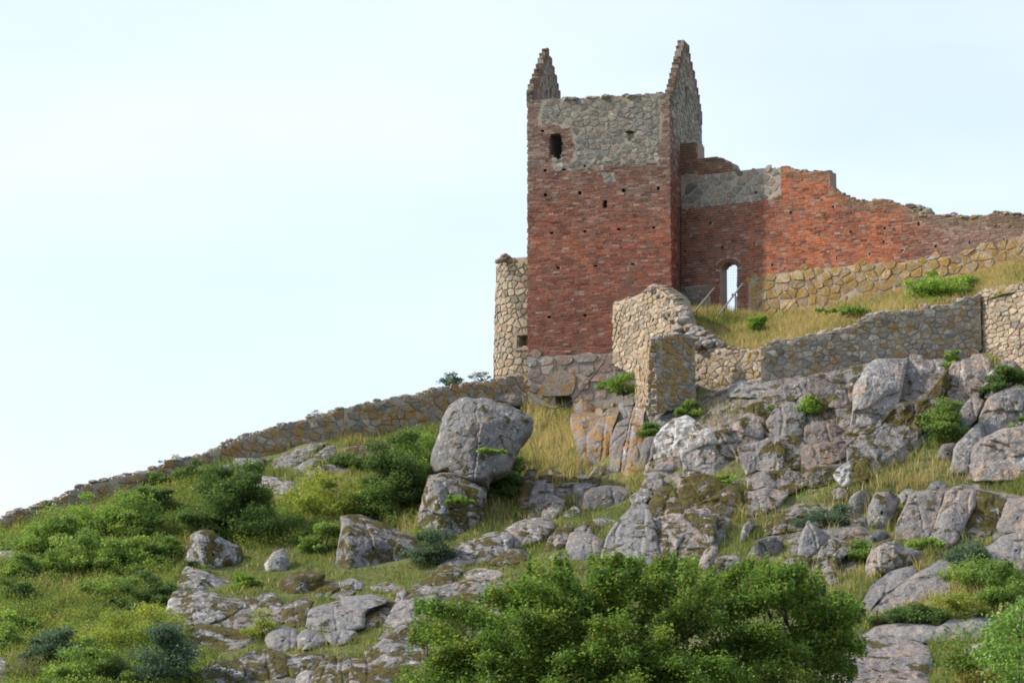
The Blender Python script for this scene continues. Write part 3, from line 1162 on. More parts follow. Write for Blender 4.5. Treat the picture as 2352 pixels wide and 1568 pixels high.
# ------------------------------------------------------------------ curtain wall with the postern
rs = np.random.default_rng(33)
CA = np.array(at(1556, 152.0))
CD = np.array([cos(radians(30)), -sin(radians(30))])
CW = Face(CA, CA + CD * 19)
ctop_px = Z3([(170, 115), (295, 105), (298, 208), (330, 208), (380, 200), (430, 205), (465, 215), (480, 232), (510, 240), (540, 290), (600, 285), (700, 272),
              (760, 264), (770, 280), (815, 270), (830, 262), (860, 262), (900, 275), (930, 290), (965, 302), (1000, 298), (1060, 294), (1133, 292), (1135, 385),
              (1160, 405), (1200, 432), (1240, 455), (1290, 472), (1330, 480), (1390, 490), (1400, 472), (1430, 467), (1490, 472), (1540, 490), (1590, 505),
              (1640, 530), (1700, 570), (1760, 562), (1830, 572), (1880, 580), (1960, 585), (2080, 582), (2150, 560), (2220, 560), (2300, 572), (2352, 578), (2600, 585)])
cpoly = CW.poly(ctop_px) + CW.poly(Z3([(2600, 1250), (170, 1250)]))
door = CW.poly(Z3([(440, 1190), (440, 905), (455, 880), (480, 868), (510, 866), (530, 872), (545, 885), (545, 1190)]))
cput = Z3([(380, 618), (645, 585), (885, 553), (1151, 518), (455, 770), (655, 747), (861, 720), (1062, 697), (1263, 673), (1473, 649), (1688, 622),
           (768, 884), (971, 860), (1175, 837), (1380, 813), (1586, 790), (1796, 766), (2008, 738), (2225, 716), (1468, 735)])
crec = [(hole(CW, x, y, 4.6, 7.5), .55) for x, y in cput] + [(door, 5.0), (CW.poly(Z3([(655, 418), (685, 414), (685, 430), (655, 432)])), .3)]
cz0 = CW.uv(2000, 760)[1]
cbounds = (0, 17.5, cz0 - 1.5, CW.uv(1580, 322)[1] + .3)
core_cw = core(CW, cbounds, poly_depth([cpoly], crec, .68), .68, maxrun=4)
curtain = thing("curtain_wall", (*(CA + CD * 8), cz0), "long red brick curtain wall with arched doorway, broken sloping top and ochre stone footing", "wall")
band = CW.poly(Z3([(185, 322), (330, 312), (540, 290), (760, 264), (815, 270), (822, 440), (770, 462), (690, 474), (500, 500), (200, 528)]))
foot2 = CW.poly(Z3([(618, 1240), (618, 965), (720, 950), (800, 940), (900, 920), (1000, 905), (1200, 893), (1380, 872), (1560, 868), (1700, 850), (1760, 830), (1950, 815),
                    (2050, 800), (2080, 740), (2180, 770), (2352, 690), (2600, 660), (2600, 1250)]))
foot3 = CW.poly(Z3([(175, 1240), (175, 1025), (250, 1012), (360, 1000), (375, 1060), (370, 1240)]))
choles = [shrink(p, .8) if len(p) < 6 else p for p, d in crec]


def c_solid(u, v):
    ok = in_poly(u, v, cpoly)
    for p in choles: ok &= ~in_poly(u, v, p)
    return ok


def c_st(u, v):
    return c_solid(u, v) & (in_poly(u, v, band) | in_poly(u, v, foot2) | in_poly(u, v, foot3))


part("wall_core", core_cw[0], core_cw[1], M_MORTAR_Z, curtain, col=zone_cols(CW, core_cw[0], core_cw[1], lambda u, v: in_poly(u, v, band) | in_poly(u, v, foot2) | in_poly(u, v, foot3)))
arch_c = CW.uv(*Z3([(492, 905)])[0])
def near_arch(u, v):
    return (np.abs(np.asarray(u) - arch_c[0]) < .62) & (np.asarray(v) > arch_c[1] - .02) & (np.hypot(np.asarray(u) - arch_c[0], (np.asarray(v) - arch_c[1] + .28)) < .82)
def c_br(u, v):
    return c_solid(u, v) & ~(in_poly(u, v, band) | in_poly(u, v, foot2) | in_poly(u, v, foot3)) & ~near_arch(u, v)


def curtain_col(u, v, rs):
    n = float(fbm(np.array([[u * .35, v * .5, 13.1]]), 3)[0])
    n2 = float(fbm(np.array([[u * 1.2, v * 2.0, 28.1]]), 2)[0])
    red = np.array((.195, .064, .043)); org = np.array((.345, .108, .052)); drk = np.array((.085, .05, .05)); gry = np.array((.30, .25, .21)); brn = np.array((.17, .09, .065))
    wo = np.clip((u - 3.0) / 1.5, 0, 1) * np.clip((12.5 - u) / 2.5, 0, 1) * np.clip(.75 + n * 1.4, 0, 1)
    c = red * (1 - wo) + org * wo
    wb = np.clip((u - 11.2) / 1.8 + n * .8, 0, 1)
    c = c * (1 - .7 * wb) + (brn * .55 + gry * .45) * .7 * wb
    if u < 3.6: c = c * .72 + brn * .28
    r = rs.random()
    if r < .12: c = c * .35 + drk * .65
    elif r > .93: c = c * .5 + gry * .5
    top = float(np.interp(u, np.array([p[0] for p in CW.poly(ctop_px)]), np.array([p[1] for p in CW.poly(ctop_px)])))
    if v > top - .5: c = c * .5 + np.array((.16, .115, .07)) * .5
    return np.clip(c * 1.12 * (1 + .5 * n2) * rs.normal(1, .13), .02, .6)


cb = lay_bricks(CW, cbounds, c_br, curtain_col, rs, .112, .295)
# voussoirs of the door arch
for k in range(13):
    a = radians(145 - k * 110 / 12)
    R1, R2 = .56, .76
    ct, st = cos(a), sin(a)
    u_, v_ = arch_c[0], arch_c[1] - .28
    q = [(u_ + R1 * ct + .035 * st, v_ + R1 * st - .035 * ct), (u_ + R1 * ct - .035 * st, v_ + R1 * st + .035 * ct),
         (u_ + R2 * ct - .045 * st, v_ + R2 * st + .045 * ct), (u_ + R2 * ct + .045 * st, v_ + R2 * st - .045 * ct)]
    q = np.array(q[::-1])
    V = np.concatenate([CW.pt(q[:, 0], q[:, 1], np.full(4, .01)), CW.pt(q[:, 0], q[:, 1], np.full(4, -.07))])
    cb.append((V, BF, np.array([.16, .062, .045, 1]), .01))
# brick reveal of the door's far jamb, its shade put into darker brick colour
JO = CW.pt(np.array([door[0][0]]), np.array([0.]), np.array([-.02]))[0]
JM = Face(JO[:2], JO[:2] - CW.n[:2] * .66)
if JM.n @ CW.d < 0: JM.n = -JM.n
JM.O = JM.O + JM.n * .0
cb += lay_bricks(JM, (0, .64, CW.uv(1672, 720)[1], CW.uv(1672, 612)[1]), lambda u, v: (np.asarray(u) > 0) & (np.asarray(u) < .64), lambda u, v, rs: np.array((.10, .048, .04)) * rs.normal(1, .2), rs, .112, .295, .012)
cs = lay_stones(CW, cbounds, lambda u, v: c_solid(u, v) & (in_poly(u, v, band)), palette(PAL_GREY), rs, .42, .34, .04, .02, .12)


def ochre(u, v, rs):
    return np.clip(PAL_OCHRE[rs.integers(len(PAL_OCHRE))] * rs.normal(1.0, .09), .05, .7)


cs += lay_stones(CW, cbounds, lambda u, v: c_solid(u, v) & (in_poly(u, np.asarray(v) - .14, foot2)), ochre, rs, .52, .38, .014, .04, .62)
cs += lay_stones(CW, cbounds, lambda u, v: c_solid(u, v) & (in_poly(u, v, foot3)), palette(PAL_GREY * .7), rs, .7, .5, .03, .04, .05)
ccap = cap_line(CW, Z3([(1600, 500), (1640, 520), (1700, 555), (1750, 560), (1830, 572), (1900, 565), (1960, 580), (2080, 578), (2150, 560), (2220, 552), (2352, 570), (2600, 580)]), rs, .30, PAL_TAN * .8, .5, .8, .3)
ccap += cap_line(CW, Z3([(830, 262), (930, 288), (1060, 292), (1130, 290)]), rs, .2, PAL_GREY * .8, .5, .9, .3)
ccap += cap_line(CW, Z3([(1200, 432), (1290, 470), (1390, 488), (1430, 467), (1540, 488)]), rs, .2, PAL_TAN * .7, .5, .9, .3)
# rubble heart of the wall showing behind the broken top
for x, y, s in ((1610, 500, .34), (1640, 505, .3), (1665, 512, .36), (1690, 520, .32), (1715, 530, .36), (1740, 545, .3), (1650, 530, .32), (1690, 548, .34), (1720, 555, .3)):
    c = CW.pt(*[np.array([q]) for q in CW.uv(*Z3([(x, y)])[0])], np.array([-.5]))[0]
    V, F = lump(c, (s * 1.2, s, s * .85), rs)
    ccap.append((V, F, np.array([*palette(PAL_GREY)(0, 0, rs), .1]), .0001))
put_pieces(cb, "brick", "brick_courses", M_BRICK, curtain, 300)
put_pieces(cs + ccap, "stone", "rubble_stones", M_STONE, curtain, 300)
MASK.append(ctop_px + Z3([(2600, 820), (2352, 860), (2000, 900), (1700, 985), (1200, 1190), (720, 1240), (170, 1150)]))

# iron grille in the doorway
gl = thing("door_grille", CW.pt(np.array([arch_c[0]]), np.array([CW.uv(1672, 700)[1]]), np.array([-.6]))[0], "thin wire grille with a padlock closing the arched doorway", "grille")
du0, du1 = door[0][0], door[-1][0]
dv0, dv1 = CW.uv(1672, 712)[1], CW.uv(1672, 604)[1]
gi = []
for u in np.arange(du0, du1 + .01, .13):
    gi.append(tube(CW.pt(np.array([u, u]), np.array([dv0, dv1]), np.array([-.62, -.62])), .0025, 4))
for v in np.arange(dv0, dv1, .13):
    gi.append(tube(CW.pt(np.array([du0, du1]), np.array([v, v]), np.array([-.615, -.615])), .0025, 4))
for k, (V, F) in enumerate(gi):
    part("wire", V, F, M_IRON, gl)
lk = CW.uv(1689, 672)
V, F = box_between(CW.pt(np.array([lk[0] - .42]), np.array([lk[1] - .1]), np.array([-.58]))[0], CW.pt(np.array([lk[0] - .42]), np.array([lk[1] + .06]), np.array([-.58]))[0], .09, .05)
pdl = part("padlock", V, F, M_IRON, gl)
V, F = tube(V[:4].mean(0) * 0 + np.array([V[4:].mean(0) + np.array([.03 * cos(a), 0, .05 * sin(a)]) for a in np.linspace(0, pi, 7)]), .008, 5)
sub_part("shackle", V, F, M_IRON, pdl, gl)

# handrails of the steps
def rail(name_pts, label, posts):
    (x0, y0, Y0), (x1, y1, Y1) = name_pts
    p, q = P(x0, y0, Y0), P(x1, y1, Y1)
    t = thing("handrail", (p + q) / 2 - np.array([0, 0, .6]), label, "handrail", "wooden handrails by the postern steps")
    V, F = box_between(p, q, .06, .05)
    part("rail", V, F, M_WOOD, t)
    for x, yt, yb, Y in posts:
        V, F = box_between(P(x, yt, Y), P(x, yb, Y), .055, .055)
        part("post", V, F, M_WOOD, t)
rail([(1592, 720, 146.6), (1641, 661, 150.0)], "grey wooden handrail slanting up nearer the tower, left of the doorway", [(1625, 681, 722, 148.9), (1600, 709, 735, 147.2)])
rail([(1650, 724, 146.2), (1706, 651, 149.0)], "longer grey wooden handrail slanting across the foot of the doorway", [(1689, 674, 730, 148.2), (1663, 708, 735, 146.9)])

# pipe in the corner of tower and curtain wall
pc = P(np.array([1563.5] * 6), np.array([478, 520, 560, 600, 650, 705]), np.array([151.15] * 6))
V, F = tube(pc, .035, 6)
pipe = thing("drain_pipe", pc[-1], "thin dark pipe down the corner between brick tower and curtain wall", "pipe")
part("pipe_run", V, F, M_IRON, pipe)
for k in (0, 2, 4):
    V, F = tube(np.array([pc[k] - np.array([0, 0, .04]), pc[k] + np.array([0, 0, .04])]), .06, 6)
    part("pipe_clip", V, F, M_IRON, pipe)

# ------------------------------------------------------------------ round turret behind the tower
rs = np.random.default_rng(41)
tc = P(1236, 750, 158.5)
z0 = P(1236, 905, 158.5)[2]
rad = (1236 - 1131) * K * 158.5
DR = Drum((tc[0], tc[1]), rad, z0, .028)
ztop = P(1140, 600, 157.5)[2]
turret = thing("round_turret", (tc[0], tc[1], z0), "round pale rubble stone turret peeping out behind the left of the brick tower", "turret")
# leave a window through the drum
wv0, wv1 = P(1197, 796, 156.4)[2], P(1197, 768, 156.4)[2]
wth = math.atan2((1186 - 1236) * K * 156.4, rad); wu0 = math.asin(np.clip((1186 - 1236) * K * 156.5 / rad, -1, 1)) * rad; wu1 = math.asin(np.clip((1216 - 1236) * K * 156.5 / rad, -1, 1)) * rad
V, F = core(DR, (-pi * rad, pi * rad, z0 - .8, ztop), lambda U, V: np.where((U > wu0) & (U < wu1) & (V > wv0) & (V < wv1), .7, 0.0), .8, .1, -.05, 2)
part("drum_core", V, F, M_MORTAR2, turret)
tst = lay_stones(DR, (-rad * 1.75, rad * 1.2, z0 - .3, ztop), lambda u, v: (v < ztop - .05) & ~((u > wu0) & (u < wu1) & (v > wv0) & (v < wv1)), palette(PAL_TAN * .95), rs, .36, .28, .026, .03,
                 lambda u, v: .1 + .5 * max(0, 1 - (v - z0) / 1.9))
# window: a proud stone frame round a deep dark box
for a, b, c_, d in ((wu0 - .12, wu1 + .12, wv1, wv1 + .14), (wu0 - .12, wu1 + .12, wv0 - .14, wv0), (wu0 - .14, wu0, wv0, wv1)):
    q = np.array([(a, c_), (b, c_), (b, d), (a, d)])
    V = np.concatenate([DR.pt(q[:, 0], q[:, 1], np.full(4, .10)), DR.pt(q[:, 0], q[:, 1], np.full(4, -.07))])
    tst.append((V, [BF], np.array([.36, .30, .24, .2]), .003))
# peak of broken masonry on its rim
for x, y, s in ((1150, 598, .36), (1160, 596, .4), (1172, 598, .36), (1157, 590, .34), (1166, 590, .28), (1161, 586, .22), (1182, 600, .4), (1195, 601, .4), (1205, 602, .36), (1143, 601, .3)):
    V, F = lump(P(x, y, 157.0), (s, s, s * .8), rs)
    tst.append((V, F, np.array([*palette(PAL_TAN * .7)(0, 0, rs), .05]), .001))
put_pieces(tst, "stone", "rubble_stones", M_STONE, turret, 300)
MASK.append([(1126, 575), (1215, 575), (1215, 880), (1126, 860)])


# ------------------------------------------------------------------ rubble walls
def rubble(parent, segs, pal, rs, sw, sh, lich, T=.7, joint=.02, bulge=.045, clamp=False, capsize=.0, mort=M_MORTAR2, corename="wall_core"):
    """segs: (A, B, top pixels, bottom pixels, recess list)"""
    allst = []
    for si, (A, B, top, bot) in enumerate(segs):
        f = Face(A, B)
        pu = f.poly(top) + f.poly(bot[::-1])
        us = [p[0] for p in pu]; vs = [p[1] for p in pu]
        b = (min(us), max(us), min(vs) - .3, max(vs) + .1)
        bc = (.28, f.len - .03, b[2], b[3]) if clamp is True else (b if not clamp else (b[0], f.len - clamp, b[2], b[3]))
        if clamp is True: b = (.0, f.len - .03, b[2], b[3])
        low = f.poly([(x, y + 18) for x, y in bot[::-1]])
        pu2 = f.poly(top) + low
        V, F = core(f, bc, poly_depth([pu2], (), T), T, .08)
        part(corename, V, F, mort, parent)
        allst += lay_stones(f, b, lambda u, v: in_poly(u, v, pu2), palette(pal), rs, sw, sh, joint, bulge, lich)
        if capsize: allst += cap_line(f, top, rs, capsize, pal * .92, .25, .85, T * .45)
        MASK.append(list(top) + list(bot[::-1]))
    return allst


# wall running out from the tower (its lit side faces left)
rs = np.random.default_rng(51)
w1 = thing("rubble_wall", P(1470, 840, 147.5), "short tan rubble wall with jagged broken crest, butting against the brick tower's foot", "wall")
A1, B1 = at(1407, 150.75), at(1560, 143.2)
st = rubble(w1, [(A1, B1, [(1407, 699), (1430, 690), (1455, 683), (1475, 674), (1490, 668), (1503, 658), (1515, 666), (1530, 676), (1545, 690), (1552, 720), (1560, 742)],
                  [(1407, 818), (1440, 835), (1470, 850), (1560, 880)])], PAL_TAN, rs, .44, .21, lambda u, v: .3, .8, .014, .05, capsize=.26)
# tumbled stepped end of the wall
for x, y, s, Y in ((1505, 662, .55, 146.0), (1520, 676, .5, 145.4), (1533, 672, .42, 145.2), (1545, 684, .5, 144.6), (1530, 700, .5, 145), (1548, 703, .48, 144.3), (1540, 722, .55, 144.4),
                   (1552, 735, .5, 143.9), (1566, 712, .62, 143.6), (1575, 722, .5, 143.3), (1572, 735, .6, 143.0), (1560, 752, .5, 143.1), (1585, 750, .5, 142.8), (1600, 758, .55, 142.5),
                   (1590, 768, .5, 142.4), (1610, 768, .5, 142.3), (1622, 764, .45, 142.2), (1635, 775, .45, 142.0), (1612, 780, .5, 142.0), (1628, 787, .5, 141.8), (1645, 784, .42, 141.8),
                   (1655, 790, .4, 141.6), (1578, 775, .5, 142.3), (1600, 792, .45, 142.0)):
    V, F = lump(P(x, y + 2, Y), (s * 1.25, s * 1.1, s * .75), rs)
    st.append((V, F, np.array([*palette(PAL_GREY * 1.05)(0, 0, rs), .25]), .0025))
put_pieces(st, "stone", "rubble_stones", M_STONE, w1, 300)

# buttress pier
rs = np.random.default_rng(52)
bt = thing("buttress", P(1530, 940, 140.5), "square ochre-spotted stone buttress propping the rubble wall above the cliff", "buttress")
BA, BBk = at(1493, 139.6), at(1463, 143.6)
BRt = at(1597, 140.7)
lf = [(BBk, BA, [(1463, 835), (1474, 810), (1484, 796), (1496, 782)], [(1455, 1062), (1470, 1075), (1480, 1065), (1487, 935)]),
      (BA, BRt, [(1495, 782), (1520, 774), (1545, 770), (1570, 768), (1585, 773), (1597, 778)], [(1486, 935), (1520, 930), (1560, 917), (1598, 912)])]
st = rubble(bt, lf[:1], PAL_TAN, rs, .5, .28, lambda u, v: .5, .5, .014, .045, .25)
st += rubble(bt, lf[1:], PAL_GREY, rs, .36, .25, lambda u, v: .58, .4, .018, .04, True, .26)
put_pieces(st, "stone", "rubble_stones", M_STONE, bt, 300)

# retaining wall of the ward
rs = np.random.default_rng(53)
rw = thing("retaining_wall", P(1900, 850, 139.8), "long low retaining wall of lichen-spotted fieldstones along the cliff top", "wall")
R0, R1, R2 = at(1596, 142.4), at(1748, 139.9), at(2252, 139.6)
st = rubble(rw, [(R0, R1, [(1597, 770), (1606, 785), (1630, 796), (1660, 800), (1700, 803), (1748, 801)], [(1597, 912), (1640, 912), (1680, 890), (1748, 872)])],
            PAL_TAN, rs, .34, .22, lambda u, v: .38, .8, .014, .05, capsize=.26)
st += rubble(rw, [(R1, R2, [(1748, 801), (1790, 785), (1850, 771), (1900, 766), (1950, 755), (1985, 735), (2010, 722), (2050, 716), (2090, 716), (2130, 706), (2180, 704), (2195, 690), (2252, 680)],
                   [(1748, 872), (1850, 872), (1950, 858), (2000, 830), (2060, 816), (2252, 818)])], PAL_GREY * 1.12, rs, .35, .24, lambda u, v: .42, .8, .014, .05, capsize=.34)
put_pieces(st, "stone", "rubble_stones", M_STONE, rw, 300)

rs = np.random.default_rng(54)
ew = thing("bastion_wall", P(2310, 830, 137.5), "high pale rubble wall jutting forward past the end of the retaining wall", "wall")
E0, E1 = at(2250, 139.9), at(2420, 135.6)
st = rubble(ew, [(E0, E1, [(2250, 672), (2262, 664), (2290, 657), (2352, 654), (2420, 650)], [(2250, 822), (2275, 830), (2300, 835), (2352, 836), (2420, 840)])],
            PAL_TAN * 1.03, rs, .42, .20, lambda u, v: .2 + .3 * (v < 20.6), .8, .014, .05, capsize=.24)
put_pieces(st, "stone", "rubble_stones", M_STONE, ew, 300)

# boundary wall climbing the slope to the tower
rs = np.random.default_rng(55)
bw = thing("boundary_wall", P(700, 1010, 148.2), "low lichened stone wall climbing the grassy slope towards the tower", "wall")
wl = [(-60, 1215, 1255, 140.6), (130, 1147, 1190, 142.6), (335, 1086, 1128, 144.5), (480, 1040, 1075, 146.1), (590, 993, 1038, 147.4), (790, 938, 1008, 148.4), (960, 906, 992, 149.0), (1205, 862, 925, 150.9)]
tops = {0: [], 1: [(200, 1115), (290, 1090)], 2: [(400, 1062)], 3: [(540, 1012)], 4: [(650, 978), (720, 958)], 5: [(860, 924), (930, 914)], 6: [(1040, 890), (1100, 880), (1165, 868)]}
st = []
segs = []
for i in range(7):
    x0, t0, b0, Y0 = wl[i]; x1, t1, b1, Y1 = wl[i + 1]
    segs.append((at(x0, Y0), at(x1, Y1), [(x0, t0)] + (tops[i] if i else [(60, 1170)]) + [(x1, t1)], [(x0, b0), (x1, b1)]))
st = rubble(bw, segs, PAL_GREY, rs, .48, .32, lambda u, v: .58, .7, .014, .06, capsize=.30)
put_pieces(st, "stone", "rubble_stones", M_STONE, bw, 300)

# cable sagging from the rubble wall past the hollow under the tower
cpx = [(1432, 700, 149.2), (1418, 745, 149.6), (1408, 790, 149.8), (1385, 835, 149.6), (1350, 880, 149.3), (1325, 910, 148.9), (1300, 930, 148.6), (1275, 939, 148.6), (1250, 934, 148.8), (1228, 922, 149.2), (1214, 906, 149.6)]
cp = np.array([P(*c) for c in cpx])
V, F = tube(cp, .022, 6)
cb_ = thing("cable", cp[0], "black cable hanging from the rubble wall and sagging past the dark hollow", "cable")
part("cable_run", V, F, M_RUBBER, cb_, smooth=True)
# ------------------------------------------------------------------ granite
def chaikin(g, n=2):
    for _ in range(n):
        nx = np.roll(g, -1, 0)
        g = np.stack([g * .82 + nx * .18, g * .18 + nx * .82], 1).reshape(-1, 2)
    return g


RS = np.random.default_rng(77)


def rock_mesh(poly, lean=.6, rho=.5, facets=None, rough=.10, seed=0, Yb=None, shift=0.0, spacing=3.2, round_=1, thick=None, cracks=1, grow=2.0, follow=False, hug=0.0, soft=1.0):
    """an outline given in view becomes a solid boulder: bedded on the hill, leaning back, faceted, fissured"""
    rs = np.random.default_rng(seed + 1000)
    g = np.array(poly, float)
    # densify, jitter, smooth
    nx = np.roll(g, -1, 0)
    g = np.stack([g, (g + nx) / 2 + rs.normal(0, 1.0, g.shape)], 1).reshape(-1, 2)
    g = chaikin(g, round_)
    seg = np.hypot(*(np.roll(g, -1, 0) - g).T)
    per = seg.sum()
    NA = int(np.clip(per / spacing, 28, 320))
    s = np.concatenate([[0], np.cumsum(seg)])
    gs = np.concatenate([g, g[:1]])
    t = np.linspace(0, per, NA + 1)[:-1]
    g = np.stack([np.interp(t, s, gs[:, 0]), np.interp(t, s, gs[:, 1])], -1)
    # centroid by area
    x, y = g.T; xn, yn = np.roll(g, -1, 0).T
    cr = x * yn - xn * y
    A = cr.sum() / 2
    c = np.array([((x + xn) * cr).sum(), ((y + yn) * cr).sum()]) / (6 * A)
    c = c + (0, .05 * (g[:, 1].max() - g[:, 1].min()))
    nrm = np.stack([g[:, 1] - np.roll(g[:, 1], 2), -(g[:, 0] - np.roll(g[:, 0], 2))], -1)
    g = g + (g - c) / (np.hypot(*(g - c).T)[:, None] + 1e-6) * (grow + 3.0 * fbm(np.concatenate([g * .045, np.full((NA, 1), seed * 1.7)], 1), 3))[:, None]
    x0, x1 = g[:, 0].min(), g[:, 0].max(); y0, y1 = g[:, 1].min(), g[:, 1].max()
    h = y1 - y0
    bx = g[g[:, 1] > y1 - .15 * h, 0].mean(); tx = g[g[:, 1] < y0 + .15 * h, 0].mean()
    if Yb is None: Yb = hit(bx, y1 - .04 * h, 150)
    m = K * Yb                                     # metres per pixel
    Yt = hit(tx, y0, None)
    if Yt is None: Yt = Yb + 1.6 * h * m
    Yt = min(max(Yt, Yb + .25 * h * m), Yb + 2.6 * h * m)
    NR = int(np.clip(np.hypot(*(g - c).T).max() / spacing, 7, 60))
    r = (np.arange(1, NR + 1) / NR) ** .85
    pp = c + (g - c)[None] * r[:, None, None]       # NR,NA,2
    pp = np.concatenate([np.broadcast_to(c, (1, 1, 2)), pp.reshape(1, -1, 2)], 1)[0]
    rr = np.concatenate([[0], np.repeat(r, NA)])
    R_ = np.concatenate([[1], np.tile(np.hypot(*(g - c).T), NR)]) * m
    Y = Yb + lean * (Yt - Yb) * (y1 - pp[:, 1]) / h
    if hug: Y = Y * (1 - hug) + (hitv(pp[:, 0], pp[:, 1]) - .35) * hug
    if follow: Y = hitv(pp[:, 0], pp[:, 1]) - .16
    rho_ = min(rho, .42 * min(h, x1 - x0) * m)
    d = np.clip((1 - rr) * R_ / rho_, 0, 1)
    Y = Y + rho_ * (1 - np.sqrt(np.clip(1 - (1 - d) ** 2, 0, 1))) - rho_ * .6 + shift
    # facets: (direction in degrees, where along the rock it begins, steepness)
    if facets is None:
        facets = [(rs.uniform(150, 210), rs.uniform(-.1, .5), rs.uniform(.3, .9)), (rs.uniform(-35, 35), rs.uniform(-.6, .1), rs.uniform(.3, .8)),
                  (rs.uniform(70, 110), rs.uniform(.1, .5), rs.uniform(.4, 1.2))]
    cx, cy = (x0 + x1) / 2, (y0 + y1) / 2
    for a, s0, k in facets:
        dx, dy = cos(radians(a)), -sin(radians(a))
        half = abs(dx) * (x1 - x0) / 2 + abs(dy) * h / 2
        q = ((pp[:, 0] - cx) * dx + (pp[:, 1] - cy) * dy - s0 * half) * m
        Y = Y + soft * k * .5 * (q + np.sqrt(q * q + .01))
    q3 = P(pp[:, 0], pp[:, 1], Yb)
    sz = min(h, x1 - x0) * m
    n_ = fbm(q3 * (.9 / max(sz, .8)) + seed * 3.3, 5, .55) * rough * sz * 1.2
    n_ += fbm(q3 * 1.7 + seed, 4, .6) * .075
    # bedding chips: noise turned into steps
    st = fbm(q3 * np.array([.55, .55, .8]) + seed * 7.7, 3)
    n_ += .16 * sz * .35 * (np.floor(st * 4) / 4 - st) + .05 * (np.abs(fbm(q3 * np.array([2.4, 2.4, .9]) + seed, 3)) - .2)
    for k in range(cracks + (1 if sz > 1.8 else 0)):
        a = rs.choice([rs.normal(70, 14), rs.normal(100, 14), rs.normal(10, 14)])
        dx, dy = cos(radians(a)), sin(radians(a))
        off = rs.uniform(-.35, .35)
        q = ((pp[:, 0] - cx) * -dy + (pp[:, 1] - cy) * dx) * m - off * sz + .18 * fbm(q3 * .8 + k * 9 + seed, 3) * sz
        n_ += .09 * np.exp(-(q / .055) ** 2) + .03 * np.tanh(q / .08) * np.clip(sz, .4, 2.5)
    fade = np.clip((1 - rr) * 6, .25, 1)
    Y = Y + n_ * fade
    V = P(pp[:, 0], pp[:, 1], Y)
    # back of the rock, buried in the slope
    if thick is None: thick = max(.6 * sz, lean * (Yt - Yb) * .5, .5)
    last = V[-NA:]
    backs = []
    ctr = last.mean(0)
    for j, (f, dz) in enumerate(((.97, .25), (.86, .6), (.55, .9))):
        b = ctr + (last - ctr) * f
        b[:, 1] = last[:, 1] * (1 - .5 * dz) + (ctr[1]) * .5 * dz + thick * dz
        b[:, 2] -= thick * dz * .10
        backs.append(b)
    bc = ctr + np.array([0, thick, -thick * .15])
    V = np.concatenate([V] + backs + [bc[None]])
    k = np.arange(NA); k1 = (k + 1) % NA
    F3 = [np.stack([np.zeros(NA, int), 1 + k1, 1 + k], -1)]
    F4 = []
    tot = NR + 3
    for j in range(tot - 1):
        o = 1 + j * NA
        F4.append(np.stack([o + k, o + k1, o + NA + k1, o + NA + k], -1))
    o = 1 + (tot - 1) * NA
    F3.append(np.stack([o + k, o + k1, np.full(NA, len(V) - 1)], -1))
    return V, [np.concatenate(F3), np.concatenate(F4)], P(bx, y1, Yb)


_seed = [0]
SPARSE = []


def add_rock(name, poly, parent=None, tint=(1, 1, 1), moss=.15, orange=.0, white=.2, pink=.5, label=None, category="rock", group=None, masked=True, **kw):
    _seed[0] += 1
    V, F, base = rock_mesh(poly, seed=_seed[0], **kw)
    nf = sum(len(f) for f in F)
    v = RS.uniform(.9, 1.1)
    col = np.array([tint[0] * v, tint[1] * v, tint[2] * v, moss]); aux = np.array([orange, white, pink, 1])
    if masked: MASK.append(list(poly))
    if parent is None:
        me = mesh_np(name, V - base, F, col, aux, False)
        o = link(name, me, None, tuple(base), M_ROCK, label=label, category=category)
        if group: o['group'] = group
        return o
    return part(name, V, F, M_ROCK, parent, col, aux, False)


def outcrop(label, blocks, name="rock_outcrop", category="rock", **common):
    """a body of bedrock broken into blocks; blocks: (pixel polygon, own options)"""
    allp = np.concatenate([np.array(b[0]) for b in blocks])
    bx, by = allp[:, 0].mean(), allp[:, 1].max()
    t = thing(name, P(bx, by, hit(bx, by, 140)), label, category)
    back = common.pop('back', None)
    for bp in (back or []):
        add_rock("rock_mass", bp, t, tint=(.95, .93, .92), moss=.16, white=.2, pink=common.get('pink', .5), orange=common.get('orange', 0) * .5,
                 follow=True, rho=.3, facets=[], rough=.05, cracks=4, thick=1.0, masked=False)
        SPARSE.append(bp)
    for poly, kw in blocks:
        k = dict(common); k.update(kw)
        if back:
            k.setdefault('grow', 7.0 if name == 'rock_cliff' else 5.5)
            k.setdefault('hug', .34 if name == 'rock_cliff' else .28)
            k['shift'] = k.get('shift', 0) - (.3 if name == 'rock_cliff' else .22)
            k.setdefault('soft', .45)
        else:
            k.setdefault('grow', 4.0)
            k.setdefault('hug', .4)
            k.setdefault('soft', .6)
            k['shift'] = k.get('shift', 0) - .12
        add_rock("rock_block", poly, t, **k)
    return t


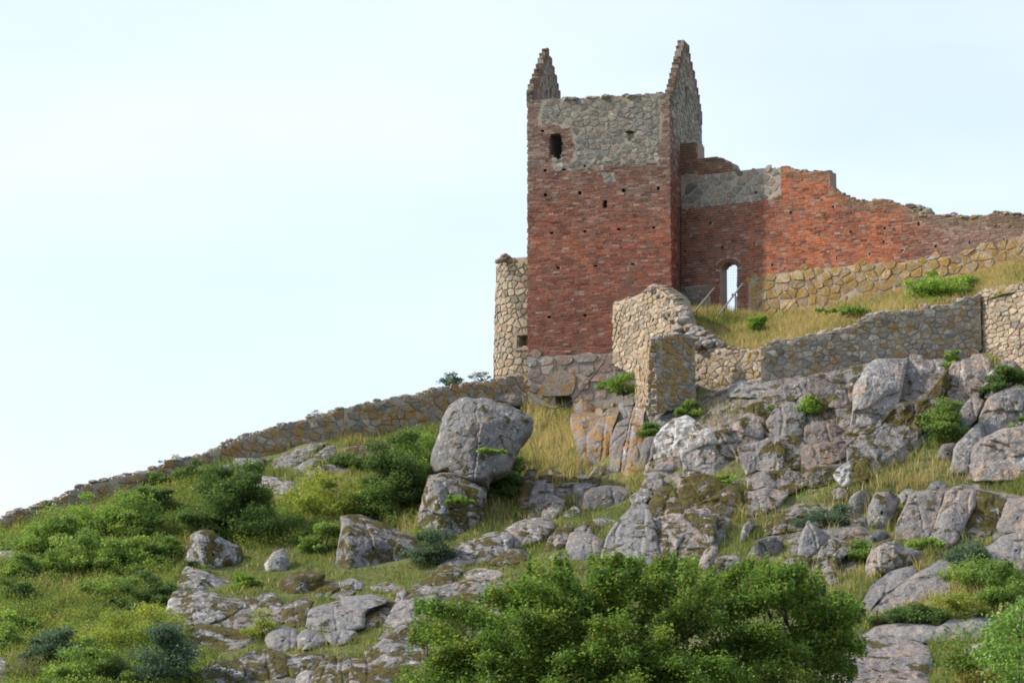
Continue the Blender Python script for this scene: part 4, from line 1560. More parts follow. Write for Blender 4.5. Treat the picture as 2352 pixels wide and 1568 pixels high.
# --- the two great boulders and other single rocks
add_rock("boulder", Z6([(680, 180), (900, 190), (1040, 230), (1160, 290), (1245, 360), (1235, 430), (1180, 490), (1140, 530), (1110, 610), (1065, 700), (1035, 755), (905, 800), (880, 890), (820, 862),
                        (650, 790), (560, 745), (480, 760), (447, 720), (440, 660), (460, 590), (490, 490), (530, 350), (590, 230)]),
         label="huge grey boulder balanced on a smaller block below the tower", category="boulder", lean=.16, rho=.4, Yb=hit(1020, 1225) + 1.0,
         facets=[(180, .2, .8), (8, -.45, .42), (95, .4, .9), (-80, .62, 1.6)], tint=(.86, .86, .87), moss=.12, white=.25, pink=.42, rough=.06, thick=3.5, cracks=0, spacing=2.6)
add_rock("boulder", Z6([(425, 785), (600, 770), (720, 822), (865, 888), (868, 960), (850, 1080), (800, 1170), (700, 1250), (580, 1275), (440, 1235), (340, 1215), (345, 1120), (370, 1000), (400, 870)]),
         label="squat mossy block carrying the huge grey boulder", category="boulder", lean=.2, rho=.3, facets=[(185, .35, .9), (80, .5, 1.2), (0, -.4, .5)], moss=.42, white=.3, pink=.5, rough=.07, cracks=1, spacing=2.6, shift=-.4)
add_rock("boulder", Z7([(1060, 262), (1110, 235), (1180, 240), (1240, 290), (1330, 330), (1352, 380), (1330, 440), (1250, 470), (1180, 470), (1100, 430), (1030, 415), (1020, 370), (1040, 310)]),
         label="speckled grey boulder overhanging a ledge beneath the dark round bush", category="boulder", lean=.2, rho=.4, facets=[(185, .35, .7), (-75, .5, 1.6), (15, -.3, .5)], moss=.34, white=.5, pink=.3, rough=.06, cracks=0)
add_rock("boulder", Z7([(1030, 432), (1100, 450), (1180, 485), (1290, 522), (1280, 560), (1200, 578), (1070, 580), (970, 578), (985, 520), (1012, 470)]),
         label="low sloping rock directly under the overhanging speckled boulder", category="boulder", lean=.55, rho=.3, moss=.25, white=.45, pink=.35)
add_rock("boulder", Z7([(1465, 425), (1510, 362), (1565, 338), (1590, 380), (1606, 432), (1580, 462), (1480, 470)]),
         label="small pointed pale boulder standing alone in the grass", category="boulder", lean=.15, rho=.22, facets=[(190, .0, .6), (15, .1, .6), (80, .3, .8)], moss=-.3, white=.5, pink=.4, rough=.06, cracks=0)
add_rock("boulder", Z7([(1885, 160), (2000, 150), (2100, 190), (2270, 260), (2340, 330), (2330, 400), (2100, 445), (1960, 455), (1880, 468), (1853, 440), (1870, 340), (1890, 240)]),
         label="big angular block with flat mossy brown top and pink left face", category="boulder", lean=.25, rho=.25, facets=[(180, .68, 1.6), (75, .1, 2.2), (0, -.7, .5)], moss=.34, white=.15, pink=.4, tint=(.92, .92, .92), rough=.05, thick=3)
add_rock("boulder", Z7([(1540, 555), (1570, 500), (1640, 470), (1720, 458), (1800, 480), (1790, 535), (1720, 572), (1620, 602), (1560, 598)]),
         label="rounded moss-capped rock just below the small pointed boulder", category="boulder", lean=.4, rho=.4, moss=.5, white=.35, pink=.4)
add_rock("boulder", Z6([(1590, 1005), (1620, 930), (1700, 880), (1830, 862), (1960, 885), (2010, 920), (1975, 985), (1930, 1035), (1780, 1055), (1640, 1065), (1592, 1055)]),
         label="dark flat-faced slab boulder lying on the middle terrace", category="boulder", lean=.2, rho=.22, facets=[(175, .62, 1.3), (88, .45, 1.6)], tint=(.82, .8, .8), moss=.0, white=.0, pink=.35, rough=.045, cracks=1)
add_rock("boulder", Z6([(915, 195), (1010, 145), (1110, 138), (1190, 170), (1212, 218), (1150, 245), (1060, 230)]),
         label="low smooth pale rock peeping out at the tower's left foot", category="boulder", lean=.4, rho=.45, facets=[(0, .1, .8)], moss=-.2, white=.1, pink=.6, orange=.2, cracks=0)
add_rock("boulder", Z6([(1390, 965), (1420, 890), (1490, 848), (1582, 850), (1562, 905), (1550, 965), (1450, 975)]),
         label="rounded grey rock left behind the dark slab boulder", category="boulder", lean=.35, rho=.3, pink=.55, white=.1)
add_rock("boulder", Z6([(1548, 935), (1570, 870), (1640, 830), (1720, 818), (1805, 832), (1700, 880), (1640, 925), (1600, 975), (1568, 990)]),
         label="pale rounded stone wedged between the dark slab and its grey neighbour", category="boulder", lean=.35, rho=.3, moss=.2, white=.3)
add_rock("boulder", Z8([(1318, 530), (1330, 430), (1390, 388), (1462, 400), (1432, 470), (1410, 540)]),
         label="upright block with black shadowed right side on the right terrace", category="boulder", lean=.2, rho=.14, facets=[(0, -.1, 2.6), (90, .6, 1)], moss=.05, white=.2, pink=.6, cracks=0)
add_rock("boulder", Z8([(1420, 590), (1440, 480), (1480, 400), (1560, 388), (1622, 440), (1580, 540), (1540, 615), (1440, 625)]),
         label="tall rounded grey rock right beside the black-sided upright block", category="boulder", lean=.35, rho=.45, facets=[(0, .1, .8), (180, .3, .5)], moss=.1, white=.2, pink=.5)
add_rock("boulder", Z8([(1390, 695), (1430, 640), (1500, 618), (1552, 640), (1530, 695), (1430, 720)]),
         label="dark lichen-blotched stone perched above the mossy-topped boulder", category="boulder", lean=.2, rho=.3, tint=(.7, .7, .7), moss=.1, white=.2, pink=.3, cracks=0)
add_rock("boulder", Z8([(1415, 915), (1430, 790), (1470, 700), (1560, 668), (1640, 718), (1762, 742), (1740, 795), (1650, 832), (1560, 882), (1480, 895)]),
         label="big pinkish boulder with a mossy grassy cap above the long tilted slab", category="boulder", lean=.35, rho=.5, facets=[(0, .15, .9), (180, .5, .5)], moss=.28, white=.2, pink=.6)
add_rock("boulder", Z8([(1020, 765), (1040, 640), (1080, 563), (1140, 608), (1212, 652), (1132, 762), (1060, 795)]),
         label="grey triangular leaning block amid the scrub on the right terrace", category="boulder", lean=.3, rho=.18, facets=[(0, .1, 1.1)], moss=.0, white=.2, pink=.4)
add_rock("boulder", Z8([(718, 782), (770, 680), (870, 658), (932, 690), (932, 765), (830, 805), (740, 795)]),
         label="dark square rock with a mossy left edge behind the hawthorn's crown", category="boulder", lean=.25, rho=.2, facets=[(0, -.3, .8)], tint=(.75, .73, .72), moss=.2, white=.2)
add_rock("boulder", Z8([(668, 705), (700, 590), (740, 548), (764, 580), (722, 662)]),
         label="thin pale upright stone sticking out of the grass below the cliff", category="boulder", lean=.3, rho=.14, moss=.05, white=.3, pink=.6, cracks=0)
add_rock("boulder", Z8([(438, 835), (470, 740), (520, 703), (547, 730), (542, 805), (490, 868)]),
         label="narrow grey-brown boulder at the cliff foot just over the hawthorn", category="boulder", lean=.3, rho=.25, moss=.05, pink=.5, cracks=0)
add_rock("boulder", Z8([(500, 875), (545, 780), (620, 770), (690, 780), (690, 865), (610, 925), (545, 900)]),
         label="split pinkish rock with a white streak showing through the hawthorn's top", category="boulder", lean=.4, rho=.2, moss=.25, white=.35, pink=.6)
add_rock("boulder", Z8([(1775, 385), (1800, 345), (1850, 328), (1902, 350), (1905, 390), (1830, 400)]),
         label="small dome-shaped stone at the top edge of the right terrace", category="boulder", lean=.4, rho=.25, moss=-.1, white=.2, cracks=0)
add_rock("boulder", Z4([(1868, 1075), (1900, 1010), (1970, 998), (1984, 1050), (1965, 1105), (1880, 1105)]),
         label="small brownish boulder in the grass gully at the cliff's right", category="boulder", lean=.35, rho=.25, tint=(.85, .78, .75), moss=.05, pink=.6, cracks=0)

# --- bedrock outcrops
outcrop("weathered rock dome with grey humps under the boundary wall", [
    (Z5([(1265, 605), (1340, 545), (1400, 538), (1455, 570), (1455, 645), (1300, 648)]), dict(lean=.5)),
    (Z5([(1195, 655), (1260, 638), (1285, 662), (1210, 690)]), {}),
    (Z5([(1375, 655), (1430, 633), (1455, 655), (1400, 672)]), {}),
    (Z5([(1440, 590), (1560, 556), (1630, 568), (1530, 605), (1460, 618)]), dict(lean=.8)),
    (Z5([(1515, 615), (1640, 530), (1720, 508), (1815, 508), (1740, 560), (1680, 612), (1600, 655), (1518, 665)]), dict(lean=.7)),
    (Z5([(1555, 525), (1640, 502), (1700, 503), (1640, 530)]), dict(lean=.7)),
    (Z5([(1605, 665), (1720, 600), (1800, 540), (1850, 528), (1875, 560), (1820, 605), (1700, 655), (1650, 698)]), dict(lean=.7, moss=.2)),
    (Z5([(1655, 695), (1780, 648), (1900, 628), (1965, 650), (1900, 695), (1750, 705), (1690, 720)]), dict(lean=.75, moss=.2)),
], lean=.65, rho=.35, moss=.08, white=.35, pink=.35, rough=.09)
outcrop("orange-mossed flat rock ledge between dark bush and boundary wall", [
    (Z5([(1855, 545), (1950, 528), (2050, 538), (2135, 560), (2145, 605), (2060, 618), (1950, 596)]), {}),
    (Z5([(1990, 620), (2080, 612), (2130, 640), (2060, 665)]), {})], lean=.7, rho=.3, moss=.42, orange=.35, white=.3, rough=.09)
outcrop("pale flat rock sheet behind the dark round bush", [
    (Z5([(1400, 710), (1500, 708), (1640, 738), (1645, 785), (1560, 815), (1450, 800), (1395, 755)]), {})], lean=.85, rho=.2, white=.5, moss=.1, pink=.6, rough=.1)
outcrop("stepped rock ledges with mossy joints under the overhanging boulder", [
    (Z7([(970, 580), (1150, 580), (1250, 618), (1335, 650), (1280, 705), (1150, 742), (1040, 790), (925, 695), (950, 620)]), dict(lean=.5)),
    (Z7([(1300, 665), (1370, 608), (1432, 630), (1405, 702), (1320, 706)]), dict(white=.5)),
    (Z7([(1425, 745), (1440, 640), (1500, 608), (1558, 640), (1566, 745), (1500, 762)]), dict(tint=(.85, .8, .8))),
    (Z7([(1025, 860), (1040, 790), (1130, 758), (1250, 778), (1385, 790), (1392, 845), (1300, 895), (1200, 925), (1100, 915)]), dict(moss=.5, white=.5, lean=.7)),
    (Z7([(1040, 870), (1100, 905), (1130, 960), (1060, 960)]), dict(moss=.4)),
    (Z7([(1430, 640), (1440, 600), (1500, 590), (1520, 610), (1470, 640)]), {}),
], lean=.5, rho=.18, moss=.25, white=.4, pink=.45, rough=.1,
    back=[[(390, 1400), (420, 1365), (560, 1375), (650, 1400), (640, 1440), (560, 1490), (440, 1510)]])
outcrop("broad grey ledge with square face in the middle of the slope", [
    (Z7([(1560, 655), (1650, 618), (1735, 630), (1705, 682), (1690, 755), (1620, 768), (1570, 725)]), dict(moss=.45, white=.4)),
    (Z7([(1715, 675), (1850, 640), (1920, 608), (2050, 593), (2150, 618), (2130, 640), (2060, 660), (2010, 700), (2010, 770), (1900, 795), (1740, 790), (1698, 765)]), dict(lean=.3, moss=.05, facets=[(85, .35, 1.8), (170, .7, 1)])),
    (Z7([(2010, 780), (2010, 690), (2070, 655), (2150, 630), (2205, 640), (2165, 705), (2085, 765)]), dict(moss=.4)),
], lean=.4, rho=.25, moss=.2, white=.25, pink=.35, rough=.06)
outcrop("row of three rounded grey rocks below the broad ledge", [
    (Z7([(1500, 800), (1560, 772), (1640, 788), (1655, 840), (1632, 892), (1560, 905), (1490, 885), (1473, 840)]), {}),
    (Z7([(1650, 825), (1700, 788), (1780, 818), (1815, 850), (1765, 875), (1655, 895)]), {}),
    (Z7([(1800, 812), (1900, 793), (1965, 798), (1925, 852), (1865, 874), (1812, 845)]), dict(facets=[(90, .2, 1.4)])),
], lean=.35, rho=.35, moss=-.05, white=.1, pink=.4, rough=.05)
outcrop("long mossy bedrock rib along the bottom between bush and hawthorn", [
    (Z7([(1090, 1020), (1250, 962), (1300, 950), (1360, 990), (1340, 1060), (1200, 1081), (1110, 1070)]), dict(white=.6)),
    (Z7([(1330, 950), (1400, 908), (1560, 918), (1625, 948), (1605, 1035), (1450, 1065), (1340, 1060)]), {}),
    (Z7([(1612, 945), (1690, 922), (1785, 930), (1802, 980), (1742, 1045), (1620, 1048), (1602, 990)]), {}),
    (Z7([(1740, 1040), (1790, 955), (1850, 930), (1885, 1000), (1878, 1100), (1780, 1110), (1730, 1090)]), dict(pink=.55)),
    (Z7([(1872, 955), (1940, 948), (1945, 1100), (1885, 1110)]), {}),
    (Z7([(1945, 965), (2025, 955), (2030, 1110), (1945, 1110)]), dict(pink=.6)),
    (Z7([(1650, 1050), (1690, 1020), (1735, 1030), (1735, 1100), (1640, 1100)]), dict(moss=0)),
], lean=.4, rho=.15, moss=.42, white=.4, pink=.45, rough=.09,
    back=[[(450, 1560), (520, 1515), (640, 1500), (740, 1505), (860, 1515), (870, 1620), (450, 1620)]])
outcrop("tumbled mossy bedrock at the hawthorn's left edge", [
    (Z7([(2030, 905), (2130, 840), (2250, 760), (2352, 715), (2420, 780), (2400, 900), (2300, 980), (2180, 1000), (2060, 1010)]), dict(moss=.3)),
    (Z7([(2030, 1010), (2180, 1000), (2300, 985), (2400, 960), (2450, 1100), (2050, 1120)]), dict(moss=.5)),
    (Z7([(2120, 765), (2190, 655), (2290, 588), (2360, 545), (2420, 570), (2400, 690), (2310, 725), (2200, 770)]), dict(moss=.1)),
    (Z7([(2275, 590), (2300, 540), (2400, 490), (2490, 470), (2500, 520), (2420, 560), (2340, 590)]), dict(moss=.45, white=.4)),
    (Z7([(2360, 720), (2430, 640), (2560, 590), (2640, 600), (2700, 680), (2560, 740), (2440, 770)]), dict(moss=.55)),
    (Z7([(2440, 560), (2540, 530), (2680, 520), (2760, 540), (2740, 600), (2600, 600), (2460, 610)]), dict(moss=.3, white=.4)),
    (Z7([(2400, 800), (2560, 740), (2620, 800), (2560, 950), (2440, 960)]), dict(moss=.5)),
    (Z7([(2620, 640), (2760, 600), (2820, 640), (2760, 720), (2660, 740)]), dict(moss=.3)),
], lean=.5, rho=.2, moss=.3, white=.3, pink=.45, rough=.1,
    back=[[(850, 1500), (900, 1420), (960, 1350), (1080, 1330), (1170, 1340), (1160, 1420), (1040, 1520), (1020, 1620), (850, 1620)]])
outcrop("scatter of low flat rocks in grass under the angular mossy block", [
    (Z7([(1880, 525), (1940, 508), (2010, 530), (2005, 562), (1900, 568)]), {}),
    (Z7([(1825, 608), (1900, 572), (1960, 575), (1905, 612)]), {}),
    (Z7([(2050, 548), (2150, 530), (2230, 555), (2180, 575), (2080, 572)]), {}),
    (Z7([(1735, 590), (1770, 540), (1850, 530), (1880, 555), (1820, 590), (1760, 610)]), dict(moss=.3)),
    (Z7([(2185, 640), (2210, 560), (2245, 570), (2235, 630), (2195, 660)]), {}),
], lean=.6, rho=.18, moss=.15, white=.4, pink=.5, rough=.1)
outcrop("grey rocks half hidden at the far left of the scrubby slope", [
    (Z7([(-30, 400), (10, 360), (60, 335), (85, 360), (20, 425), (-20, 445)]), {}),
    (Z7([(-40, 960), (5, 945), (30, 965), (35, 1030), (20, 1110), (-40, 1110)]), dict(white=.5)),
    (Z7([(240, 800), (280, 790), (310, 808), (275, 828)]), {})], lean=.4, rho=.2, moss=.0, white=.3)
outcrop("long pale whaleback slab on the slope below the balanced boulder", [
    (Z6([(495, 1510), (560, 1390), (680, 1320), (780, 1290), (820, 1390), (760, 1485), (620, 1505)]), dict(pink=.6)),
    (Z6([(780, 1290), (900, 1245), (1000, 1220), (1080, 1260), (1060, 1360), (900, 1445), (790, 1490), (800, 1390)]), {}),
    (Z6([(1000, 1225), (1130, 1150), (1260, 1122), (1385, 1138), (1405, 1200), (1300, 1295), (1180, 1325), (1080, 1370), (1060, 1300)]), dict(tint=(1.08, 1.03, .98))),
    (Z6([(875, 1485), (970, 1420), (1060, 1368), (1175, 1380), (1205, 1440), (1100, 1480)]), dict(moss=.45, tint=(.8, .8, .78))),
    (Z6([(425, 1568), (520, 1498), (640, 1498), (690, 1540), (600, 1600), (450, 1640)]), dict(moss=.45)),
    (Z6([(700, 1560), (800, 1520), (960, 1530), (1020, 1570), (900, 1620), (740, 1610)]), dict(lean=.8)),
], lean=.6, rho=.35, moss=.15, white=.4, pink=.5, rough=.07)
outcrop("mossy rock cluster between whaleback slab and the cliff foot", [
    (Z6([(1335, 1375), (1370, 1280), (1430, 1200), (1500, 1178), (1552, 1200), (1535, 1255), (1500, 1315), (1420, 1375)]), dict(moss=.4, white=.5)),
    (Z6([(1555, 1215), (1650, 1178), (1745, 1183), (1725, 1235), (1620, 1248)]), dict(moss=.4)),
    (Z6([(1508, 1345), (1540, 1240), (1640, 1238), (1785, 1300), (1785, 1385), (1720, 1425), (1560, 1445), (1518, 1405)]), dict(moss=-.1, pink=.45)),
    (Z6([(1380, 1420), (1460, 1395), (1535, 1415), (1520, 1450), (1400, 1450)]), {}),
    (Z6([(1470, 1105), (1560, 1030), (1605, 1065), (1595, 1115)]), dict(white=.5)),
    (Z6([(1640, 1150), (1780, 1130), (1900, 1140), (1880, 1170), (1700, 1175)]), dict(white=.5, lean=.8)),
    (Z6([(1680, 805), (1740, 725), (1850, 728), (1905, 780), (1830, 815), (1720, 815)]), dict(moss=.3)),
], lean=.4, rho=.28, moss=.15, white=.3, rough=.08)
outcrop("low columnar cliff streaked orange at the middle terrace's left end", [
    (Z6([(1145, 1115), (1138, 1000), (1150, 850), (1190, 752), (1272, 748), (1245, 850), (1215, 950), (1195, 1115)]), dict(orange=.45, moss=.35, tint=(.8, .75, .7))),
    (Z6([(1198, 1118), (1230, 900), (1270, 828), (1335, 826), (1340, 900), (1300, 1000), (1290, 1118)]), {}),
    (Z6([(1300, 1118), (1330, 950), (1345, 860), (1405, 868), (1395, 955), (1480, 985), (1470, 1040), (1400, 1118)]), dict(white=.4)),
    (Z6([(1275, 790), (1290, 768), (1400, 752), (1485, 778), (1495, 805), (1400, 835), (1330, 825)]), dict(moss=.5, lean=.8)),
    (Z6([(1550, 790), (1620, 765), (1700, 790), (1640, 815)]), dict(moss=.3, lean=.8)),
], lean=.3, rho=.16, moss=.1, white=.25, orange=.15, pink=.65, rough=.07)
outcrop("vertical columns of orange-streaked rock under tower and buttress", [
    (Z2([(755, 1150), (850, 1030), (960, 950), (1070, 912), (1095, 960), (1085, 1012), (1000, 1035), (905, 1085), (855, 1185), (795, 1245), (760, 1235)]), dict(orange=-.2, pink=.75, tint=(1.15, 1.08, 1.02), lean=.4, rho=.4)),
    (Z2([(672, 1370), (690, 1280), (740, 1208), (800, 1240), (885, 1295), (862, 1375), (800, 1430), (775, 1560), (770, 1640), (740, 1640), (700, 1500)]), {}),
    (Z2([(780, 1640), (790, 1470), (862, 1375), (890, 1320), (960, 1245), (1000, 1300), (960, 1420), (930, 1600), (870, 1700), (800, 1690)]), {}),
    (Z2([(940, 1240), (1035, 1208), (1095, 1232), (1080, 1325), (1020, 1375), (990, 1380), (1000, 1300)]), dict(orange=0)),
    (Z2([(940, 1700), (950, 1500), (990, 1390), (1075, 1350), (1060, 1450), (1020, 1600), (1010, 1720)]), dict(orange=.3)),
    (Z2([(1020, 1710), (1040, 1580), (1070, 1440), (1110, 1262), (1180, 1290), (1170, 1420), (1150, 1560), (1120, 1740), (1040, 1760)]), dict(white=.45)),
    (Z6([(1895, 690), (1915, 590), (1960, 560), (1998, 600), (1985, 695)]), dict(orange=.25)),
    (Z6([(1985, 725), (2000, 580), (2060, 480), (2110, 470), (2090, 600), (2060, 745)]), dict(orange=.6)),
    (Z6([(2070, 740), (2095, 600), (2115, 500), (2200, 490), (2190, 600), (2140, 700)]), dict(tint=(.8, .8, .8), orange=.2)),
    (Z2([(1165, 1400), (1180, 1300), (1275, 1290), (1280, 1330), (1240, 1380), (1190, 1440)]), dict(orange=.3)),
], name="rock_cliff", category="cliff", lean=.3, rho=.14, moss=-.05, white=.2, orange=.6, pink=.5, rough=.07, hug=.3, soft=.8, grow=4.0,
    back=[[(1322, 905), (1400, 830), (1470, 850), (1490, 930), (1510, 960), (1500, 1060), (1440, 1085), (1345, 1060), (1315, 960)]])
outcrop("massive jointed granite cliff with dark moss under the retaining wall", [
    (Z4([(300, 1065), (325, 960), (400, 885), (480, 860), (560, 905), (625, 950), (605, 1012), (470, 1052), (400, 1074), (330, 1100)]), dict(white=.72, moss=.1)),
    (Z4([(255, 1170), (265, 1125), (330, 1098), (450, 1068), (460, 1145), (350, 1175), (280, 1180)]), dict(pink=.75)),
    (Z4([(458, 1060), (600, 1008), (640, 938), (720, 928), (765, 1010), (805, 1110), (808, 1170), (650, 1172), (480, 1162)]), dict(white=.35)),
    (Z4([(742, 960), (760, 888), (830, 846), (905, 880), (895, 960), (885, 1005), (780, 1034)]), dict(pink=.75)),
    (Z4([(772, 1034), (885, 1003), (905, 1040), (875, 1135), (820, 1165), (802, 1125)]), dict(pink=.8, moss=.05)),
    (Z4([(935, 880), (980, 818), (1050, 788), (1124, 798), (1126, 860), (1114, 955), (1000, 975), (955, 930)]), dict(white=.1, tint=(.95, .97, 1.0), moss=.1)),
    (Z4([(880, 1010), (960, 978), (1080, 972), (1126, 998), (1136, 1060), (1105, 1135), (980, 1170), (875, 1140)]), dict(moss=.3)),
    (Z4([(1146, 910), (1250, 896), (1335, 928), (1346, 992), (1240, 1014), (1148, 995)]), dict(tint=(.8, .72, .7), moss=.1)),
    (Z4([(1128, 1020), (1250, 1008), (1356, 1018), (1366, 1080), (1262, 1115), (1204, 1158), (1128, 1170)]), dict(tint=(.85, .78, .76), pink=.7)),
    (Z4([(1418, 700), (1480, 588), (1580, 518), (1690, 488), (1700, 560), (1665, 700), (1640, 800), (1560, 900), (1520, 1010), (1400, 1008), (1398, 900), (1418, 800)]), dict(lean=.35, pink=.5, moss=.0, tint=(1.1, 1.1, 1.1), white=.35)),
    (Z4([(1695, 488), (1850, 486), (1935, 500), (1925, 585), (1870, 690), (1790, 770), (1700, 800), (1650, 800), (1670, 700), (1705, 560)]), dict(lean=.4, moss=.1, white=.4, tint=(1.05, 1.05, 1.05))),
    (Z4([(1530, 1010), (1565, 900), (1650, 800), (1790, 770), (1930, 590), (1915, 700), (1855, 850), (1765, 965), (1655, 1068), (1590, 1068)]), dict(moss=.55, tint=(.75, .72, .68), lean=.3, shift=.3)),
    (Z4([(1375, 1032), (1500, 1008), (1545, 1040), (1535, 1112), (1455, 1178), (1398, 1155)]), dict(moss=.3)),
    (Z4([(1915, 760), (1940, 620), (1980, 518), (2080, 498), (2165, 560), (2156, 685), (2062, 756)]), dict(pink=.8, moss=-.1, white=.35)),
    (Z4([(712, 745), (735, 688), (800, 650), (900, 638), (1000, 603), (1112, 603), (1166, 650), (1164, 722), (1050, 794), (960, 784), (900, 745)]), dict(white=.45, moss=.05, lean=.6, rho=.3, shift=.5)),
    (Z4([(1168, 640), (1300, 636), (1405, 660), (1332, 704), (1230, 745), (1168, 704)]), dict(tint=(.8, .75, .72), moss=.2)),
    (Z4([(1262, 800), (1325, 720), (1422, 678), (1414, 742), (1335, 796)]), dict(pink=.8)),
    (Z4([(1140, 780), (1180, 745), (1230, 760), (1260, 800), (1200, 840)]), dict(moss=.6)),
    (Z4([(300, 920), (345, 780), (420, 748), (474, 768), (452, 832), (400, 874), (340, 930)]), dict(moss=.1, pink=.3)),
    (Z4([(800, 880), (830, 800), (900, 780), (950, 800), (940, 870), (900, 880), (840, 845)]), dict(moss=.5)),
    (Z8([(738, 375), (742, 300), (800, 280), (960, 278), (1055, 290), (1042, 355), (960, 402), (860, 390)]), dict(moss=.35, pink=.7)),
    (Z8([(716, 525), (730, 402), (840, 384), (960, 402), (895, 475), (785, 518)]), dict(pink=.6, moss=.2)),
    (Z8([(1055, 350), (1060, 290), (1160, 240), (1290, 245), (1270, 290), (1190, 330), (1120, 360)]), dict(moss=.45)),
    (Z8([(1240, 290), (1300, 235), (1330, 250), (1330, 330), (1290, 350)]), dict(white=.7, moss=.1)),
    (Z8([(1330, 320), (1345, 230), (1430, 220), (1430, 300), (1370, 330)]), dict(moss=.9)),
], name="rock_cliff", category="cliff", lean=.38, rho=.12, moss=.2, white=.2, pink=.55, rough=.085,
    back=[[(1500, 960), (1600, 915), (1680, 880), (1760, 858), (1900, 850), (2000, 818), (2260, 815), (2270, 900), (2180, 960), (2090, 1050), (2010, 1090), (1900, 1110), (1840, 1170), (1730, 1185), (1720, 1110), (1500, 1095)]])
outcrop("lower mossy granite cliff buttress rising behind the hawthorn's crown", [
    (Z8([(-130, 770), (-100, 680), (-40, 580), (60, 468), (130, 480), (168, 600), (188, 815), (60, 840), (-60, 830)]), dict(lean=.3, moss=.15, pink=.35, white=.2)),
    (Z8([(168, 605), (240, 540), (340, 530), (350, 640), (300, 700), (240, 812), (192, 815)]), dict(pink=.75)),
    (Z8([(345, 530), (480, 500), (548, 540), (525, 655), (475, 745), (380, 800), (250, 812), (305, 705), (355, 640)]), dict(pink=.75, moss=.3)),
    (Z8([(128, 520), (200, 385), (262, 370), (330, 460), (342, 528), (200, 548)]), dict(moss=.5)),
    (Z8([(330, 420), (345, 330), (420, 298), (560, 308), (600, 360), (540, 420), (440, 460), (340, 500)]), dict(moss=.55)),
    (Z8([(345, 510), (440, 462), (545, 422), (610, 360), (685, 385), (694, 475), (605, 590), (545, 505)]), dict(moss=.55, tint=(.85, .82, .8))),
    (Z8([(92, 405), (125, 330), (160, 310), (215, 325), (210, 400), (130, 436)]), dict(moss=.2)),
    (Z8([(40, 430), (100, 400), (130, 440), (60, 470)]), {}),
    (Z8([(340, 300), (360, 270), (430, 275), (420, 300)]), dict(moss=.4)),
], name="rock_cliff", category="cliff", lean=.34, rho=.15, moss=.25, white=.3, pink=.55, rough=.085,
    back=[[(1470, 1120), (1530, 1090), (1690, 1095), (1710, 1160), (1660, 1230), (1640, 1290), (1400, 1300), (1400, 1240)]])
outcrop("steep grey cliff shoulder below the bastion wall", [
    (Z4([(2115, 870), (2160, 760), (2250, 710), (2400, 685), (2420, 880), (2270, 925), (2180, 985), (2118, 995)]), {}),
    (Z4([(2035, 1200), (2060, 1050), (2130, 990), (2250, 930), (2420, 915), (2430, 1175), (2250, 1198), (2100, 1205)]), dict(pink=.65, orange=.25, facets=[(180, .65, 2.0), (90, .5, .8)])),
    (Z4([(1945, 1160), (1990, 1010), (2060, 930), (2112, 900), (2124, 990), (2056, 1052), (2040, 1160)]), {}),
    (Z4([(1988, 900), (2030, 790), (2090, 748), (2124, 780), (2062, 884), (2000, 938)]), dict(tint=(.85, .85, .85))),
    (Z4([(2140, 690), (2165, 620), (2230, 560), (2300, 560), (2330, 640), (2240, 700), (2150, 745)]), dict(white=.3, moss=.1)),
], name="rock_cliff", category="cliff", lean=.4, rho=.22, moss=-.05, white=.3, orange=.15, pink=.5, rough=.06,
    back=[[(2200, 980), (2260, 870), (2400, 860), (2420, 1090), (2190, 1090)]])
outcrop("broad ribbed rock shelf with orange seam on the right terrace", [
    (Z8([(1595, 670), (1630, 540), (1690, 400), (1800, 388), (1885, 400), (1855, 520), (1825, 602), (1785, 678), (1650, 680)]), dict(pink=.7)),
    (Z8([(1790, 680), (1832, 600), (1862, 520), (1890, 410), (1945, 372), (2060, 388), (2060, 480), (2010, 560), (1960, 665), (1880, 730)]), dict(orange=.15)),
    (Z8([(1965, 665), (2012, 560), (2062, 480), (2070, 390), (2185, 418), (2245, 450), (2205, 560), (2195, 628), (2050, 648)]), dict(moss=.5)),
    (Z8([(2200, 610), (2215, 560), (2245, 460), (2400, 430), (2420, 610), (2260, 630)]), dict(pink=.9, moss=-.2)),
    (Z8([(1905, 385), (1960, 360), (2080, 350), (2100, 372), (2000, 372)]), dict(lean=.8)),
    (Z8([(1620, 420), (1650, 390), (1700, 390), (1680, 430), (1640, 450)]), {}),
    (Z8([(1320, 560), (1360, 530), (1410, 560), (1400, 610), (1340, 600)]), dict(moss=.3)),
], lean=.45, rho=.25, moss=.1, white=.15, pink=.55, rough=.06,
    back=[[(2060, 1200), (2110, 1135), (2200, 1115), (2420, 1150), (2420, 1230), (2160, 1250), (2080, 1240)]])
outcrop("rough mossy bedrock amid scrub left of the mossy-topped boulder", [
    (Z8([(1125, 870), (1145, 780), (1170, 720), (1250, 650), (1385, 670), (1392, 735), (1280, 772), (1240, 805), (1255, 885), (1170, 880)]), {}),
    (Z8([(940, 800), (1000, 775), (1100, 790), (1060, 850), (960, 870)]), dict(white=.4)),
    (Z8([(945, 560), (1030, 482), (1130, 468), (1185, 500), (1105, 525), (1052, 605), (950, 625)]), {}),
    (Z8([(835, 610), (900, 540), (962, 540), (940, 625), (850, 638)]), {}),
    (Z8([(1230, 390), (1260, 370), (1310, 390), (1290, 430), (1240, 430)]), {}),
    (Z8([(920, 890), (980, 850), (1040, 850), (1030, 930), (940, 950)]), dict(pink=.7)),
    (Z8([(1200, 900), (1240, 870), (1250, 920), (1210, 930)]), {}),
], lean=.45, rho=.15, moss=.35, white=.25, rough=.1,
    back=[[(1770, 1200), (1840, 1160), (1900, 1160), (1990, 1190), (2000, 1240), (1960, 1320), (1880, 1330), (1800, 1350), (1760, 1280)]])
